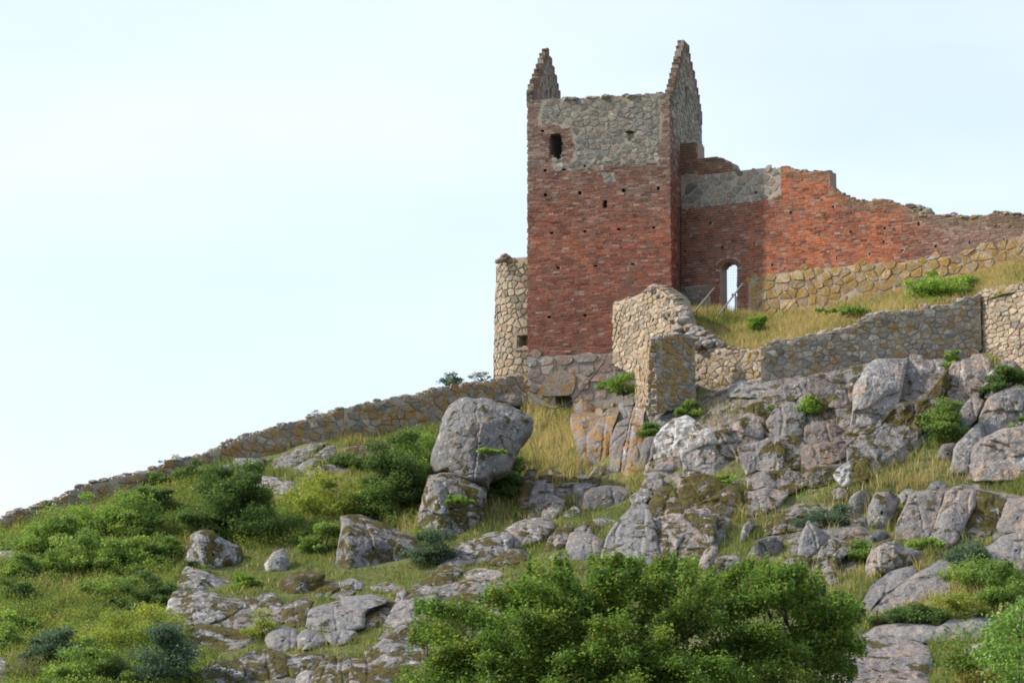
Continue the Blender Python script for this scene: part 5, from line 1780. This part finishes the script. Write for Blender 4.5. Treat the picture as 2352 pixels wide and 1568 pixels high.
outcrop("long tilted bare slab to the right of the hawthorn", [
    (Z8([(1300, 1150), (1390, 1080), (1450, 960), (1560, 868), (1700, 828), (1720, 880), (1560, 980), (1440, 1090), (1380, 1170)]), dict(tint=(.92, .94, .97))),
    (Z8([(1385, 1165), (1445, 1092), (1565, 982), (1722, 882), (1860, 793), (1955, 828), (2030, 920), (1900, 1000), (1700, 1040), (1600, 1100), (1460, 1140)]), {}),
], lean=.7, rho=.35, moss=-.1, white=.1, pink=.5, rough=.04, hug=.75, shift=-.25)
outcrop("grey rock slope half veiled by weeds at the right edge", [
    (Z8([(2125, 725), (2230, 660), (2352, 620), (2450, 610), (2450, 800), (2180, 835), (2140, 795)]), {}),
    (Z8([(2250, 850), (2352, 800), (2450, 800), (2450, 860), (2300, 880)]), dict(pink=.7)),
    (Z8([(1930, 930), (2010, 900), (2040, 940), (1960, 960)]), {})], lean=.7, rho=.3, moss=-.05, white=.1, rough=.06)
outcrop("smooth saddle-shaped bare rock with the rusty stake", [
    (Z8([(1350, 1265), (1500, 1178), (1650, 1166), (1850, 1190), (1960, 1108), (2060, 1098), (2180, 1140), (2190, 1230), (2050, 1275), (1850, 1265), (1600, 1300)]), dict(spacing=2.8))],
    lean=.7, rho=.4, moss=-.2, white=.05, pink=.45, rough=.035, cracks=0, hug=.85, shift=-.35)
outcrop("big smooth pink-blotched rock at the bottom beside the reddish bush", [
    (Z8([(1150, 1640), (1250, 1330), (1400, 1258), (1520, 1238), (1680, 1258), (1790, 1310), (1800, 1400), (1800, 1640)]), dict(spacing=2.8)),
    (Z8([(2000, 1330), (2060, 1290), (2200, 1300), (2240, 1360), (2100, 1400)]), {})],
    lean=.7, rho=.5, moss=.15, white=.1, pink=.62, rough=.035, cracks=0, hug=.7, shift=-.2)
# ------------------------------------------------------------------ greenery
mw, mh = 2352 // 2, 1700 // 2
_mx, _my = np.meshgrid((np.arange(mw) + .5) * 2, (np.arange(mh) + .5) * 2)
cover = np.zeros((mh, mw), bool)
for poly in MASK:
    a = np.array(poly)
    x0, x1 = int(max(a[:, 0].min() / 2 - 1, 0)), int(min(a[:, 0].max() / 2 + 2, mw))
    y0, y1 = int(max(a[:, 1].min() / 2 - 1, 0)), int(min(a[:, 1].max() / 2 + 2, mh))
    if x1 > x0 and y1 > y0:
        cover[y0:y1, x0:x1] |= in_poly(_mx[y0:y1, x0:x1], _my[y0:y1, x0:x1], poly)


def covered(px, py):
    i = np.clip((px / 2).astype(int), 0, mw - 1); j = np.clip((py / 2).astype(int), 0, mh - 1)
    return cover[j, i] & (px > 0) & (px < 2352)


def blades(base, h, w, lean, cols, rs, droop=.35):
    n = len(base)
    a = rs.uniform(0, 2 * pi, n)
    side = np.stack([np.cos(a), np.sin(a), np.zeros(n)], -1)
    b = rs.uniform(0, 2 * pi, n)
    dirn = np.stack([np.cos(b), np.sin(b), np.zeros(n)], -1) * lean[:, None]
    up = np.array([0, 0, 1.])
    mid = base + (up + dirn * .5) * (h * .55)[:, None]
    tip = base + (up * (1 - droop * lean[:, None] ** 2) + dirn * 1.15) * h[:, None]
    s = side * (w / 2)[:, None]
    V = np.stack([base - s, base + s, mid + s * .8, mid - s * .8, tip], 1).reshape(-1, 3)
    k = np.arange(n) * 5
    F4 = np.stack([k, k + 1, k + 2, k + 3], -1)
    F3 = np.stack([k + 3, k + 2, k + 4], -1)
    return V, [F3, F4], np.concatenate([cols, cols])


GREENS = np.array([(.125, .185, .034), (.165, .22, .045), (.10, .155, .030), (.21, .23, .055)])
DRY = np.array([(.43, .37, .155), (.50, .43, .19), (.37, .32, .12), (.32, .30, .10)])


def grass_cols(n, dry, rs):
    g = GREENS[rs.integers(0, len(GREENS), n)]
    d = DRY[rs.integers(0, len(DRY), n)]
    t = (rs.random(n) < dry)[:, None]
    return np.concatenate([np.where(t, d, g) * rs.normal(1, .16, (n, 1)).clip(.5, 1.5), np.ones((n, 1))], 1)


def field(x, y, s, seed):
    return fbm(np.stack([x * s, y * s, np.full(x.shape, seed)], -1), 3)


# grass over the hillside
rs = np.random.default_rng(91)
n0 = 640000
gx = rs.uniform(-26, 26, n0); gy = rs.uniform(104, 152, n0)
gz = ground_z(gx, gy)
pX, pY = proj(np.stack([gx, gy, gz], -1))
ok = (pX > -60) & (pX < 2412) & (pY > 800) & (pY < 1640) & ~covered(pX, pY)
ok &= ~((pX > 1000) & (pX < 1930) & (pY > 1420))               # ground hidden behind the hawthorn
dens = field(gx, gy, .45, 4.0)
ok &= rs.random(n0) < np.clip(.62 + dens * .9, .15, 1)
thin = np.zeros(n0, bool)
for bp in SPARSE: thin |= in_poly(pX, pY, bp)
for bp in ([(1570, 950), (1620, 925), (1700, 935), (1720, 990), (1640, 985)], [(1820, 930), (1900, 930), (1960, 950), (1960, 1010), (1850, 1000)], [(2090, 1040), (2180, 930), (2200, 1000), (2130, 1080)]):
    thin &= ~in_poly(pX, pY, bp)
ok &= ~(thin & (rs.random(n0) < .86))
gx, gy, gz, pX, pY = [a[ok] for a in (gx, gy, gz, pX, pY)]
n = len(gx)
dry = np.clip(.20 + field(gx, gy, .22, 9.0) * 1.3 + .25 * ((pX > 1200) & (pY < 1250)), .03, .92)
# lush patches: the foot of the whaleback and the left-hand ledges
dry = np.where((pX > 430) & (pX < 1350) & (pY > 1230), dry * .45, dry)
dry = np.where(pX < 430, np.clip(dry * 1.1, .1, .8), dry)
hh = rs.uniform(.16, .46, n) * (1 + .8 * np.clip(field(gx, gy, .8, 2.0), -.4, 1)) * (1 + .55 * dry)
hh = hh * (.62 + .95 * np.clip(field(gx, gy, 2.3, 7.0) + .35, 0, 1))
hh = np.where((pX > 430) & (pX < 1350) & (pY > 1230), hh * .62, hh)
V, F, C = blades(np.stack([gx, gy, gz - .03], -1), hh, rs.uniform(.014, .034, n), rs.uniform(.1, .75, n), grass_cols(n, dry, rs), rs)
link("hillside_grass", mesh_np("hillside_grass", V, F, C), None, (0, 0, 0), M_GRASS, kind="stuff", label="wild grass, part green, part dry, over the rocky hillside", category="grass")

# dry meadow in the ward
rs = np.random.default_rng(92)
n = 70000
s_ = rs.random(n); t_ = rs.random(n) ** .9
p = ward(s_, t_)
keep = rs.random(n) < np.clip(.7 + field(p[:, 0], p[:, 1], .8, 1.0), .25, 1)
p = p[keep]; n = len(p); s_ = s_[keep]; t_ = t_[keep]
dry = np.clip(.92 + field(p[:, 0], p[:, 1], .35, 3.0) * 1.2 - .3 * (s_ < .25), .1, .95)
V, F, C = blades(p - np.array([0, 0, .03]), rs.uniform(.22, .62, n) * (1 + .5 * np.clip(field(p[:, 0], p[:, 1], .7, 5.0), -.5, 1)), rs.uniform(.012, .026, n), rs.uniform(.1, .7, n), grass_cols(n, dry, rs), rs)
link("ward_grass", mesh_np("ward_grass", V, F, C), None, (0, 0, 0), M_GRASS, kind="stuff", label="tall straw-coloured meadow grass between retaining and curtain walls", category="grass")


def leaves(c, size, cols, rs, up=.5, aspect=.62):
    """a four-sided leaf at every point of c"""
    n = len(c)
    nrm = rs.normal(size=(n, 3)); nrm[:, 2] = np.abs(nrm[:, 2]) + up
    nrm /= np.linalg.norm(nrm, axis=1)[:, None]
    a = np.cross(nrm, rs.normal(size=(n, 3))); a /= np.linalg.norm(a, axis=1)[:, None] + 1e-9
    b = np.cross(nrm, a)
    L_ = (size * rs.uniform(.65, 1.3, n))[:, None] / 2
    fold = nrm * L_ * .25
    V = np.stack([c - a * L_, c + b * L_ * aspect + fold, c + a * L_, c - b * L_ * aspect + fold], 1).reshape(-1, 3)
    k = np.arange(n) * 4
    return V, np.stack([k, k + 1, k + 2, k + 3], -1), cols


KINDS = {
    'dark': (np.array([(.050, .090, .026), (.066, .115, .032), (.088, .145, .038)]), .11),
    'mid': (np.array([(.095, .165, .036), (.125, .20, .044), (.078, .135, .032), (.165, .235, .052)]), .11),
    'bright': (np.array([(.14, .235, .038), (.11, .19, .034), (.19, .28, .055)]), .11),
    'grey': (np.array([(.058, .10, .058), (.08, .125, .075), (.045, .08, .043)]), .10),
    'yellow': (np.array([(.18, .22, .038), (.22, .24, .05), (.12, .18, .034)]), .095),
    'red': (np.array([(.07, .13, .025), (.09, .15, .028), (.13, .14, .03), (.20, .11, .03), (.06, .12, .024), (.15, .18, .04), (.11, .17, .035), (.08, .14, .03)]), .13),
    'pale': (np.array([(.15, .30, .05), (.20, .35, .08), (.12, .24, .04), (.26, .38, .12)]), .12),
    'twig': (np.array([(.12, .115, .06), (.10, .12, .05), (.16, .14, .08)]), .06),
}


def shrub(px, py, w, h, kind, label, name="shrub", dens=1.0, dy=0.0, Y=None, depth=.8, group=None, cat="shrub", stems=6):
    """px,py: middle of its foot in view; w,h: its spread and height in view"""
    seed = int(px * 7 + py * 13)
    rs = np.random.default_rng(seed)
    if Y is None: Y = hit(px, py, 145) + dy
    base = P(px, py, Y)
    m = K * Y
    if h > 30 and name == 'shrub': w, h = w * 1.22, h * 1.18
    W, H = w * m, h * m
    pal, ls = KINDS[kind]
    nc = int(np.clip(14 * W * H * .8 + 10, 12, 70 if name == 'shrub' else 130))
    d = rs.normal(size=(nc, 3)); d[:, 2] = np.abs(d[:, 2]) * .9; d /= np.linalg.norm(d, axis=1)[:, None]
    r = rs.uniform(.35, 1.0, nc) ** .55
    lump_ = 1 + .5 * fbm(d * 1.6 + seed, 2)
    cc = d * (r * lump_)[:, None] * np.array([W / 2 * .86, W / 2 * depth, H * .86]) + np.array([0, 0, H * .05])
    per = int(np.clip(dens * 430 * (W * H) ** .8 / nc * 8, 60, 620))
    # a skirt of low ragged sprays ties it to the scrub around it
    sk = rs.random(nc) < .28
    an = rs.uniform(0, 2 * pi, nc)
    cc[sk] = np.stack([np.cos(an) * W * rs.uniform(.35, .68, nc), np.sin(an) * W * depth * .5, rs.uniform(.02, .3, nc) * H], -1)[sk]
    cc += rs.normal(0, .07, cc.shape) * np.array([W, W * .6, H])
    cc[:, 2] = np.maximum(cc[:, 2], .05)
    rad = rs.uniform(.5, 1.25, nc) * (W * H) ** .5 * (.155 if W * H > 2.2 else .215)
    k = np.repeat(np.arange(nc), per)
    n = len(k)
    g = rs.normal(size=(n, 3)) * np.array([1, 1, .62])
    # hollow-ish clumps: most leaves sit on the outside of each spray
    g = g / np.linalg.norm(g, axis=1)[:, None] * (rs.uniform(.2, 1.25, n) ** .6)[:, None]
    pos = base + cc[k] + g * rad[k][:, None] * np.array([1.15, 1.1, .8])
    pos[:, 2] = np.maximum(pos[:, 2], ground_z(pos[:, 0], pos[:, 1]) + .02) if name != "ward_shrub" else pos[:, 2]
    clump = pal[rs.integers(0, len(pal), nc)]
    c = clump[k] * .6 + pal[rs.integers(0, len(pal), n)] * .4
    c = c * 1.5 * rs.normal(1, .2, (n, 1)).clip(.5, 1.6)
    t = thing(name, base, label, cat, group)
    V, F, C = leaves(pos, ls, np.concatenate([c, np.ones((n, 1))], 1), rs)
    part("foliage", V, F, M_LEAF, t, col=C)
    items = []
    for j in rs.choice(nc, min(stems, nc), replace=False):
        e = base + cc[j]
        s0 = base + np.array([rs.normal(0, W * .06), rs.normal(0, W * .06), -.15])
        mid = (s0 + e) / 2 + rs.normal(0, W * .05, 3)
        q = np.array([s0, s0 * .5 + mid * .5 + (0, 0, .05), mid, mid * .4 + e * .6, e])
        V, F = tube(q, np.linspace(.035, .008, 5) * max(.7, min(1.6, H)), 5)
        items.append((V, [F], np.array([1, 1, 1, 1.])))
    V, F, C = join(items)
    part("stems", V, F, M_BARK, t, smooth=True)
    return t


SL = "shrubs and bushes on the hillside"
for a in [
    (545, 1238, 165, 165, 'dark', "dark dense round bush above the overhanging speckled boulder", dict(dens=1.3)),
    (600, 1235, 100, 90, 'mid', "lower green bush growing into the right side of the dark round bush", {}),
    (910, 1180, 150, 175, 'dark', "tall dark bush pressed against the balanced boulder's left side", dict(dens=1.3)),
    (965, 1110, 90, 120, 'mid', "leafy green bush touching the huge boulder at mid height", {}),
    (875, 1190, 90, 60, 'mid', "low scrub at the foot of the tall dark bush by the boulders", {}),
    (745, 1180, 150, 95, 'yellow', "loose yellow-green bush between dark round bush and boulders", dict(dens=.6)),
    (760, 1265, 85, 70, 'mid', "green shrub at the left corner of the angular mossy block", {}),
    (992, 1292, 75, 70, 'grey', "small dark shrub right of the angular mossy block", {}),
    (1155, 1150, 85, 90, 'dark', "dark leafy shrub in the gap right of the stacked boulders", {}),
    (1150, 1075, 60, 70, 'mid', "sprig of green leaves under the huge boulder's right overhang", dict(dens=.6)),
    (1010, 975, 55, 70, 'mid', "light green shrub against the boundary wall above the huge boulder", {}),
    (800, 1068, 120, 28, 'dark', "flat dark juniper-like mat on the upper rock ledge", dict(stems=3)),
    (130, 1268, 140, 88, 'mid', "feathery green shrub at the upper left below the boundary wall", dict(dens=.9)),
    (215, 1236, 120, 85, 'bright', "bright green bush under the wall at upper left", {}),
    (300, 1235, 130, 105, 'mid', "wide green bush in the thicket left of the dark round bush", {}),
    (360, 1180, 90, 60, 'dark', "dark tuft of bush by the grass in the upper thicket", {}),
    (375, 1112, 60, 31, 'dark', "dark shrub touching the boundary wall's lower courses", {}),
    (445, 1100, 60, 31, 'dark', "second dark shrub along the boundary wall, nearer the rock dome", {}),
    (180, 1310, 140, 80, 'mid', "low green thicket in the middle of the left slope", {}),
    (285, 1315, 130, 80, 'mid', "dense mid-slope bush left of the overhanging boulder", {}),
    (370, 1300, 110, 70, 'mid', "green bush close against the overhanging speckled boulder", {}),
    (60, 1330, 100, 60, 'mid', "low bush at the left edge of the slope thicket", {}),
    (350, 1395, 115, 70, 'dark', "dark ivy-like bush beside the stepped ledges", {}),
    (245, 1365, 100, 45, 'mid', "small shrub in the yellow grass of the left slope", {}),
    (45, 1385, 60, 45, 'dark', "small dark shrub near the left edge of the picture", {}),
    (40, 1445, 80, 35, 'bright', "bright low plant patch by the lower left edge", {}),
    (310, 1478, 190, 90, 'yellow', "large loose yellow-green bush above the grey-green bushes", dict(dens=.7)),
    (375, 1575, 140, 140, 'grey', "tall grey-green bush at the bottom beside the rocky rib", dict(dens=1.2)),
    (130, 1520, 125, 85, 'grey', "dark grey-green bush in the lower left", {}),
    (205, 1590, 180, 105, 'mid', "wide green bush along the bottom left edge", dict(dens=1.1)),
    (60, 1560, 110, 55, 'twig', "brown twiggy scrub in the bottom left corner", dict(dens=.5)),
    (20, 1500, 50, 60, 'mid', "green shrub cut off by the left edge", {}),
    (570, 1350, 60, 32, 'bright', "low bright green clump between two ledges under the pointed boulder", {}),
    (610, 1465, 60, 60, 'yellow', "sparse yellowish herb by the row of rounded rocks", dict(dens=.5)),
    (1430, 900, 80, 42, 'mid', "shaggy green shrub rooted in the rock beneath the rubble wall", dict(dens=.6)),
    (1490, 1015, 45, 45, 'mid', "small green shrub at the foot of the buttress", {}),
    (1590, 955, 60, 35, 'mid', "low green plant on the rock under the buttress", dict(dens=.6)),
    (1865, 950, 52, 38, 'bright', "bright green tuft in a cleft of the granite cliff", {}),
    (1768, 948, 42, 22, 'bright', "small bright cushion plant on the cliff top", {}),
    (2165, 1010, 80, 95, 'mid', "green shrub filling the gully right of the tall cliff slab", dict(dens=.8)),
    (2190, 850, 30, 45, 'bright', "little green fern in the crack below the bastion wall", {}),
    (2315, 905, 95, 70, 'dark', "dark green shrub hanging below the bastion wall", {}),
    (1660, 1125, 55, 32, 'bright', "bright leafy cushion on the lower cliff buttress", {}),
    (1905, 1205, 80, 50, 'grey', "dusky low shrub in the scrub left of the upright block", {}),
    (1985, 1290, 55, 60, 'mid', "green scrub left of the mossy-capped boulder", dict(dens=.7)),
    (2250, 1350, 150, 75, 'mid', "tangled brambles on the right slope above the saddle rock", dict(dens=.8)),
    (2230, 1300, 90, 60, 'grey', "dusky tall weeds above the tilted slab", dict(dens=.6)),
    (2320, 1395, 110, 80, 'mid', "green bramble thicket at the right edge", dict(dens=.8)),
    (2090, 1432, 120, 42, 'dark', "low dark bramble strip behind the rusty stake", {}),
    (2185, 1422, 100, 60, 'yellow', "yellow-green brambles over the saddle rock's hump", dict(dens=.8)),
    (2140, 1255, 85, 28, 'bright', "grassy green cap on top of the mossy-topped boulder", dict(dens=.6)),
    (2340, 1030, 50, 60, 'mid', "green shrub at the right edge beside the cliff shoulder", {}),
]:
    x, y, w, h, kd, lab, kw = a
    shrub(x, y, w, h, kd, lab, group=SL, **kw)
# cushions growing right on the great boulders
shrub(1125, 1040, 62, 16, 'bright', "thin strip of green plants across the huge boulder's face", dy=-1.0, group=SL, stems=2, name="shrub", Y=hit(1055, 1200) - .35, depth=.3)
shrub(1050, 1155, 62, 20, 'bright', "small green cushion on the squat mossy block's top", group=SL, stems=2, Y=hit(1020, 1225) - .5, depth=.4)
shrub(2160, 705, 165, 88, 'bright', "bright green bush in the straw-coloured ward meadow", name="ward_shrub", Y=142.0, group="plants in the ward", depth=.7)
shrub(2230, 680, 70, 55, 'mid', "darker green herb clump right beside the bright ward bush", name="ward_shrub", Y=142.4, group="plants in the ward", dens=.6)
shrub(1742, 765, 42, 50, 'bright', "small leafy plant in the grass below the doorway", name="ward_shrub", Y=144.5, group="plants in the ward")
shrub(1950, 722, 120, 26, 'mid', "low green weeds along the middle of the retaining wall's crest", name="ward_shrub", Y=141.5, group="plants in the ward", dens=.5)
for x, y, w, h, Y, lab in ((1035, 888, 85, 34, 151.6, "grey-green twiggy shrub on the skyline just behind the boundary wall's top end"),
                           (1105, 868, 50, 18, 152.6, "low pale herb tuft on the skyline next to the turret's foot"),
                           (725, 962, 36, 22, 148.9, "spindly weeds on the skyline over the middle of the boundary wall"),
                           (415, 1062, 80, 20, 146.2, "thin fringe of weeds on the lower part of the boundary wall"),
                           (330, 1092, 30, 12, 145.4, "tiny weed tuft at the lowest stretch of the boundary wall crest")):
    shrub(x, y, w, h, 'twig' if w != 85 else 'grey', lab, Y=Y, name="ward_shrub", group="weeds along the boundary wall", dens=.35, stems=10)

# undergrowth of herbs over the left slope: one mass
rs = np.random.default_rng(97)
n0 = 15000
ux = rs.uniform(-24, 0, n0); uy = rs.uniform(112, 148, n0)
uz = ground_z(ux, uy)
qx, qy = proj(np.stack([ux, uy, uz], -1))
f = field(ux, uy, .5, 31.0)
ok = ~covered(qx, qy) & (f > -.3) & ~((qx > 470) & (qx < 920) & (qy < 1112)) & ((qx < 480) | ((qx < 1000) & (qy < 1260))) & (qx > -60)
ux, uy, uz, f = ux[ok], uy[ok], uz[ok], f[ok]
n = len(ux); per = 55
k = np.repeat(np.arange(n), per)
r_ = rs.uniform(.14, .42, n)
g = rs.normal(size=(n * per, 3)) * np.array([1, 1, .75])
pos = np.stack([ux, uy, uz + r_ * .6], -1)[k] + g * (r_ * .62)[k][:, None]
pos[:, 2] = np.maximum(pos[:, 2], ground_z(pos[:, 0], pos[:, 1]) + .02)
pals = np.concatenate([KINDS['mid'][0], KINDS['yellow'][0], KINDS['bright'][0][:1]])
cl = pals[rs.integers(0, len(pals), n)]
C = np.concatenate([cl[k] * 1.25 * rs.normal(1, .2, (n * per, 1)).clip(.5, 1.6), np.ones((n * per, 1))], 1)
V, F, C = leaves(pos, .075, C, rs)
link("undergrowth", mesh_np("undergrowth", V, F, C), None, (0, 0, 0), M_LEAF, kind="stuff", label="mixed herbs and low scrub covering the left slope", category="undergrowth")

# ------------------------------------------------------------------ hawthorn in front
rs = np.random.default_rng(101)
HY = 93.0
hz0 = float(ground_z(P(1450, 1500, HY)[0], HY))
hb = np.array([P(1450, 1500, HY)[0], HY, hz0])
haw = thing("hawthorn_tree", hb, "broad dense green hawthorn tree filling the bottom centre", "tree")
crown = [(940, 1480), (962, 1420), (958, 1388), (1010, 1396), (1050, 1392), (1090, 1378), (1150, 1352), (1200, 1330), (1222, 1296), (1260, 1288), (1300, 1284), (1360, 1287), (1400, 1292), (1450, 1290),
         (1500, 1312), (1535, 1286), (1585, 1290), (1640, 1318), (1690, 1335), (1712, 1300), (1760, 1298), (1800, 1310), (1850, 1308), (1880, 1330), (1890, 1362), (1950, 1372), (1982, 1400), (1950, 1428), (1940, 1450), (1985, 1480), (1930, 1500),
         (1960, 1540), (1930, 1600), (1900, 1760), (1000, 1760), (905, 1640), (920, 1545), (985, 1515)]
ca = np.array(crown)
# boughs: curved plumes of sprays that end on or inside the outline, at many depths
cen = []; sdir = []; ssz = []
outl = []
for i in range(len(crown) - 6):
    a, b = ca[i], ca[i + 1]
    for t in np.arange(0, 1, 15 / max(15, np.hypot(*(b - a)))):
        outl.append(a * (1 - t) + b * t)
outl = np.array(outl)
ends = [(q[0], q[1] + rs.uniform(-6, 10), rs.normal(0, 1.2), 1) for q in outl if rs.random() < .62]
while len(ends) < 350:
    x = rs.uniform(900, 1990); y = rs.uniform(1295, 1720) if rs.random() < .7 else rs.uniform(1480, 1640)
    if not in_poly(np.array(x), np.array(y), crown): continue
    tx = (x - 1450) / 540; ty = (1740 - y) / 460
    ext = 4.8 * sqrt(max(0.02, 1 - tx * tx)) * sqrt(max(.05, 1 - ty * ty * .85))
    if fbm(np.array([[x * .011, y * .018, 2.2]]), 2)[0] < -.12: continue
    ends.append((x, y, ext * (-1 if rs.random() < .8 else 1) * rs.uniform(.45, 1.0), 0))
heart = hb + np.array([0, 0, 2.0])
for x, y, dp, edge in ends:
    e = P(x, y, HY + dp)
    root = heart * .55 + e * .45 + rs.normal(0, .35, 3)
    bend = np.array([rs.normal(0, .25), rs.normal(0, .25), rs.uniform(.1, .5)])
    m_ = rs.integers(5, 9)
    for t in np.linspace(.62 if edge else .35, 1.0, m_):
        q = root * (1 - t) ** 2 + 2 * t * (1 - t) * ((root + e) / 2 + bend) + e * t * t
        cen.append(q); sdir.append(e - root); ssz.append((.46 if edge else .62) - .32 * t)
cen = np.array(cen); sdir = np.array(sdir); ssz = np.array(ssz)
ns = len(cen)
outd = sdir / np.linalg.norm(sdir, axis=1)[:, None]
per = 105
k = np.repeat(np.arange(ns), per)
n = len(k)
# each spray is a flattened plume reaching outwards and drooping at its tip
t = rs.uniform(-1, 1, n)
lenS = rs.uniform(.5, .95, ns) * ssz
side = np.cross(outd, np.array([0, 0, 1.])); side /= np.linalg.norm(side, axis=1)[:, None] + 1e-9
wid = .6 * ssz[k] * (1 - .35 * np.abs(t))
pos = cen[k] + outd[k] * (t * lenS[k])[:, None] + side[k] * (rs.normal(size=n) * wid)[:, None]
pos[:, 2] += rs.normal(size=n) * .13 - .10 * (t > .3) * (t - .3)
pal = np.array([(.095, .175, .034), (.13, .215, .042), (.165, .25, .05), (.078, .14, .03), (.23, .28, .06)])
clump = pal[rs.integers(0, len(pal), ns)]
C = clump[k] * .55 + pal[rs.integers(0, len(pal), n)] * .45
C = C * np.array([1.06, 1.15, 1.05]) * rs.normal(1, .28, (n, 1)).clip(.45, 1.7)
berry = rs.random(n) < .035
C[berry] = np.array([.22, .15, .03]) * rs.normal(1, .2, (berry.sum(), 1))
V, F, C = leaves(pos, .098, np.concatenate([C, np.ones((n, 1))], 1), rs, .9, .75)
part("crown", V, F, M_LEAF, haw, col=C)
items = []
trunk = np.array([hb + (0, 0, -.3), hb + (.1, 0, .8), hb + (-.1, .1, 1.7), hb + (.05, 0, 2.4)])
V, F = tube(trunk, [.30, .24, .20, .16], 9)
part("trunk", V, F, M_BARK, haw, smooth=True)
limb_ends = cen[rs.choice(ns, 26, replace=False)]
nodes = []
for e in limb_ends:
    s0 = trunk[2 + rs.integers(0, 2)]
    md = s0 * .45 + e * .55 + np.array([0, 0, .35]) + rs.normal(0, .2, 3)
    q = np.array([s0, s0 * .6 + md * .4 + rs.normal(0, .08, 3), md, md * .45 + e * .55 + rs.normal(0, .08, 3), e])
    V, F = tube(q, np.linspace(.085, .018, 5), 6)
    items.append((V, [F], np.ones(4)))
    nodes += list(q[1:])
nodes = np.array(nodes)
for e in cen[::5]:
    j = np.argmin(np.linalg.norm(nodes - e, axis=1))
    q = np.array([nodes[j], (nodes[j] + e) / 2 + rs.normal(0, .06, 3), e])
    V, F = tube(q, [.022, .014, .006], 4)
    items.append((V, [F], np.ones(4)))
V, F, C = join(items)
part("limbs", V, F, M_BARK, haw, smooth=True)

# reddish bush and bright sapling in the lower right corner
shrub(2250, 1740, 330, 250, 'red', "green bush turning red and yellow in the bottom right corner", Y=96.0, dens=1.2, name="bramble_bush", cat="bush", depth=.6)
rs = np.random.default_rng(111)
SY = 82.0
sb = P(2330, 1800, SY); sb[2] = float(ground_z(sb[0], SY))
sap = thing("poplar_sapling", sb, "sapling with large bright light-green leaves cut off by the right edge", "sapling")
sprig = [(2345, 1395), (2310, 1420), (2335, 1450), (2290, 1440), (2272, 1460), (2300, 1490), (2340, 1500), (2265, 1500), (2285, 1530), (2320, 1550), (2350, 1560), (2300, 1590), (2340, 1620), (2370, 1430), (2380, 1520), (2390, 1600), (2360, 1480), (2330, 1530), (2350, 1600), (2375, 1560)]
cs_ = np.array([P(x, y, SY + rs.normal(0, .7)) for x, y in sprig])
k = np.repeat(np.arange(len(cs_)), 150); n = len(k)
pos = cs_[k] + rs.normal(size=(n, 3)) * np.array([.17, .2, .15])
pal = KINDS['pale'][0]
C = pal[rs.integers(0, len(pal), n)] * rs.normal(1, .15, (n, 1)).clip(.6, 1.5)
V, F, C = leaves(pos, .10, np.concatenate([C, np.ones((n, 1))], 1), rs, .2, .8)
part("crown", V, F, M_LEAF, sap, col=C)
items = []
st0 = np.array([sb + (0, 0, -.2), sb + (.05, 0, .9), sb + (0, .05, 1.8), P(2340, 1560, SY), P(2345, 1440, SY), P(2347, 1395, SY)])
V, F = tube(st0, [.06, .05, .045, .03, .018, .006], 6)
items.append((V, [F], np.ones(4)))
for e in cs_[::1]:
    j = 3 + int(np.argmin(np.linalg.norm(st0[3:] - e, axis=1)))
    V, F = tube(np.array([st0[j] - (0, 0, .25), (st0[j] + e) / 2, e]), [.014, .01, .005], 4)
    items.append((V, [F], np.ones(4)))
V, F, C = join(items)
part("trunk", V, F, M_BARK, sap, smooth=True)

# ------------------------------------------------------------------ small things
Ys = hit(2016, 1436, 118) - .6
p = P(2016.5, 1437, Ys)
sk = thing("iron_stake", p, "short rusty iron stake standing on the smooth saddle rock", "stake")
V, F = box_between(p - np.array([0, 0, .3]), P(2014.5, 1402, Ys), .045, .03)
part("shaft", V, F, M_RUST, sk)
V, F = box_between(P(2014.4, 1403.5, Ys), P(2014.4, 1401, Ys), .06, .045)
part("head", V, F, M_RUST, sk)

Yd = hit(872, 1190, 137) - .25
dw = thing("bleached_branch", P(873, 1190, Yd), "small bleached white piece of branch lying above the angular mossy block", "branch")
fp = [(862, 1176), (867, 1177), (871, 1181), (874, 1184), (879, 1189)]
V, F = tube(np.array([P(x, y, Yd) for x, y in fp]), [.03, .05, .045, .055, .03], 7)
part("main_stem", V, F, M_PALE, dw, smooth=True)
V, F = tube(np.array([P(x, y, Yd - .06) for x, y in ((869, 1181), (871, 1186), (875, 1189), (879, 1192))]), [.02, .05, .05, .025], 7)
part("side_stem", V, F, M_PALE, dw, smooth=True)
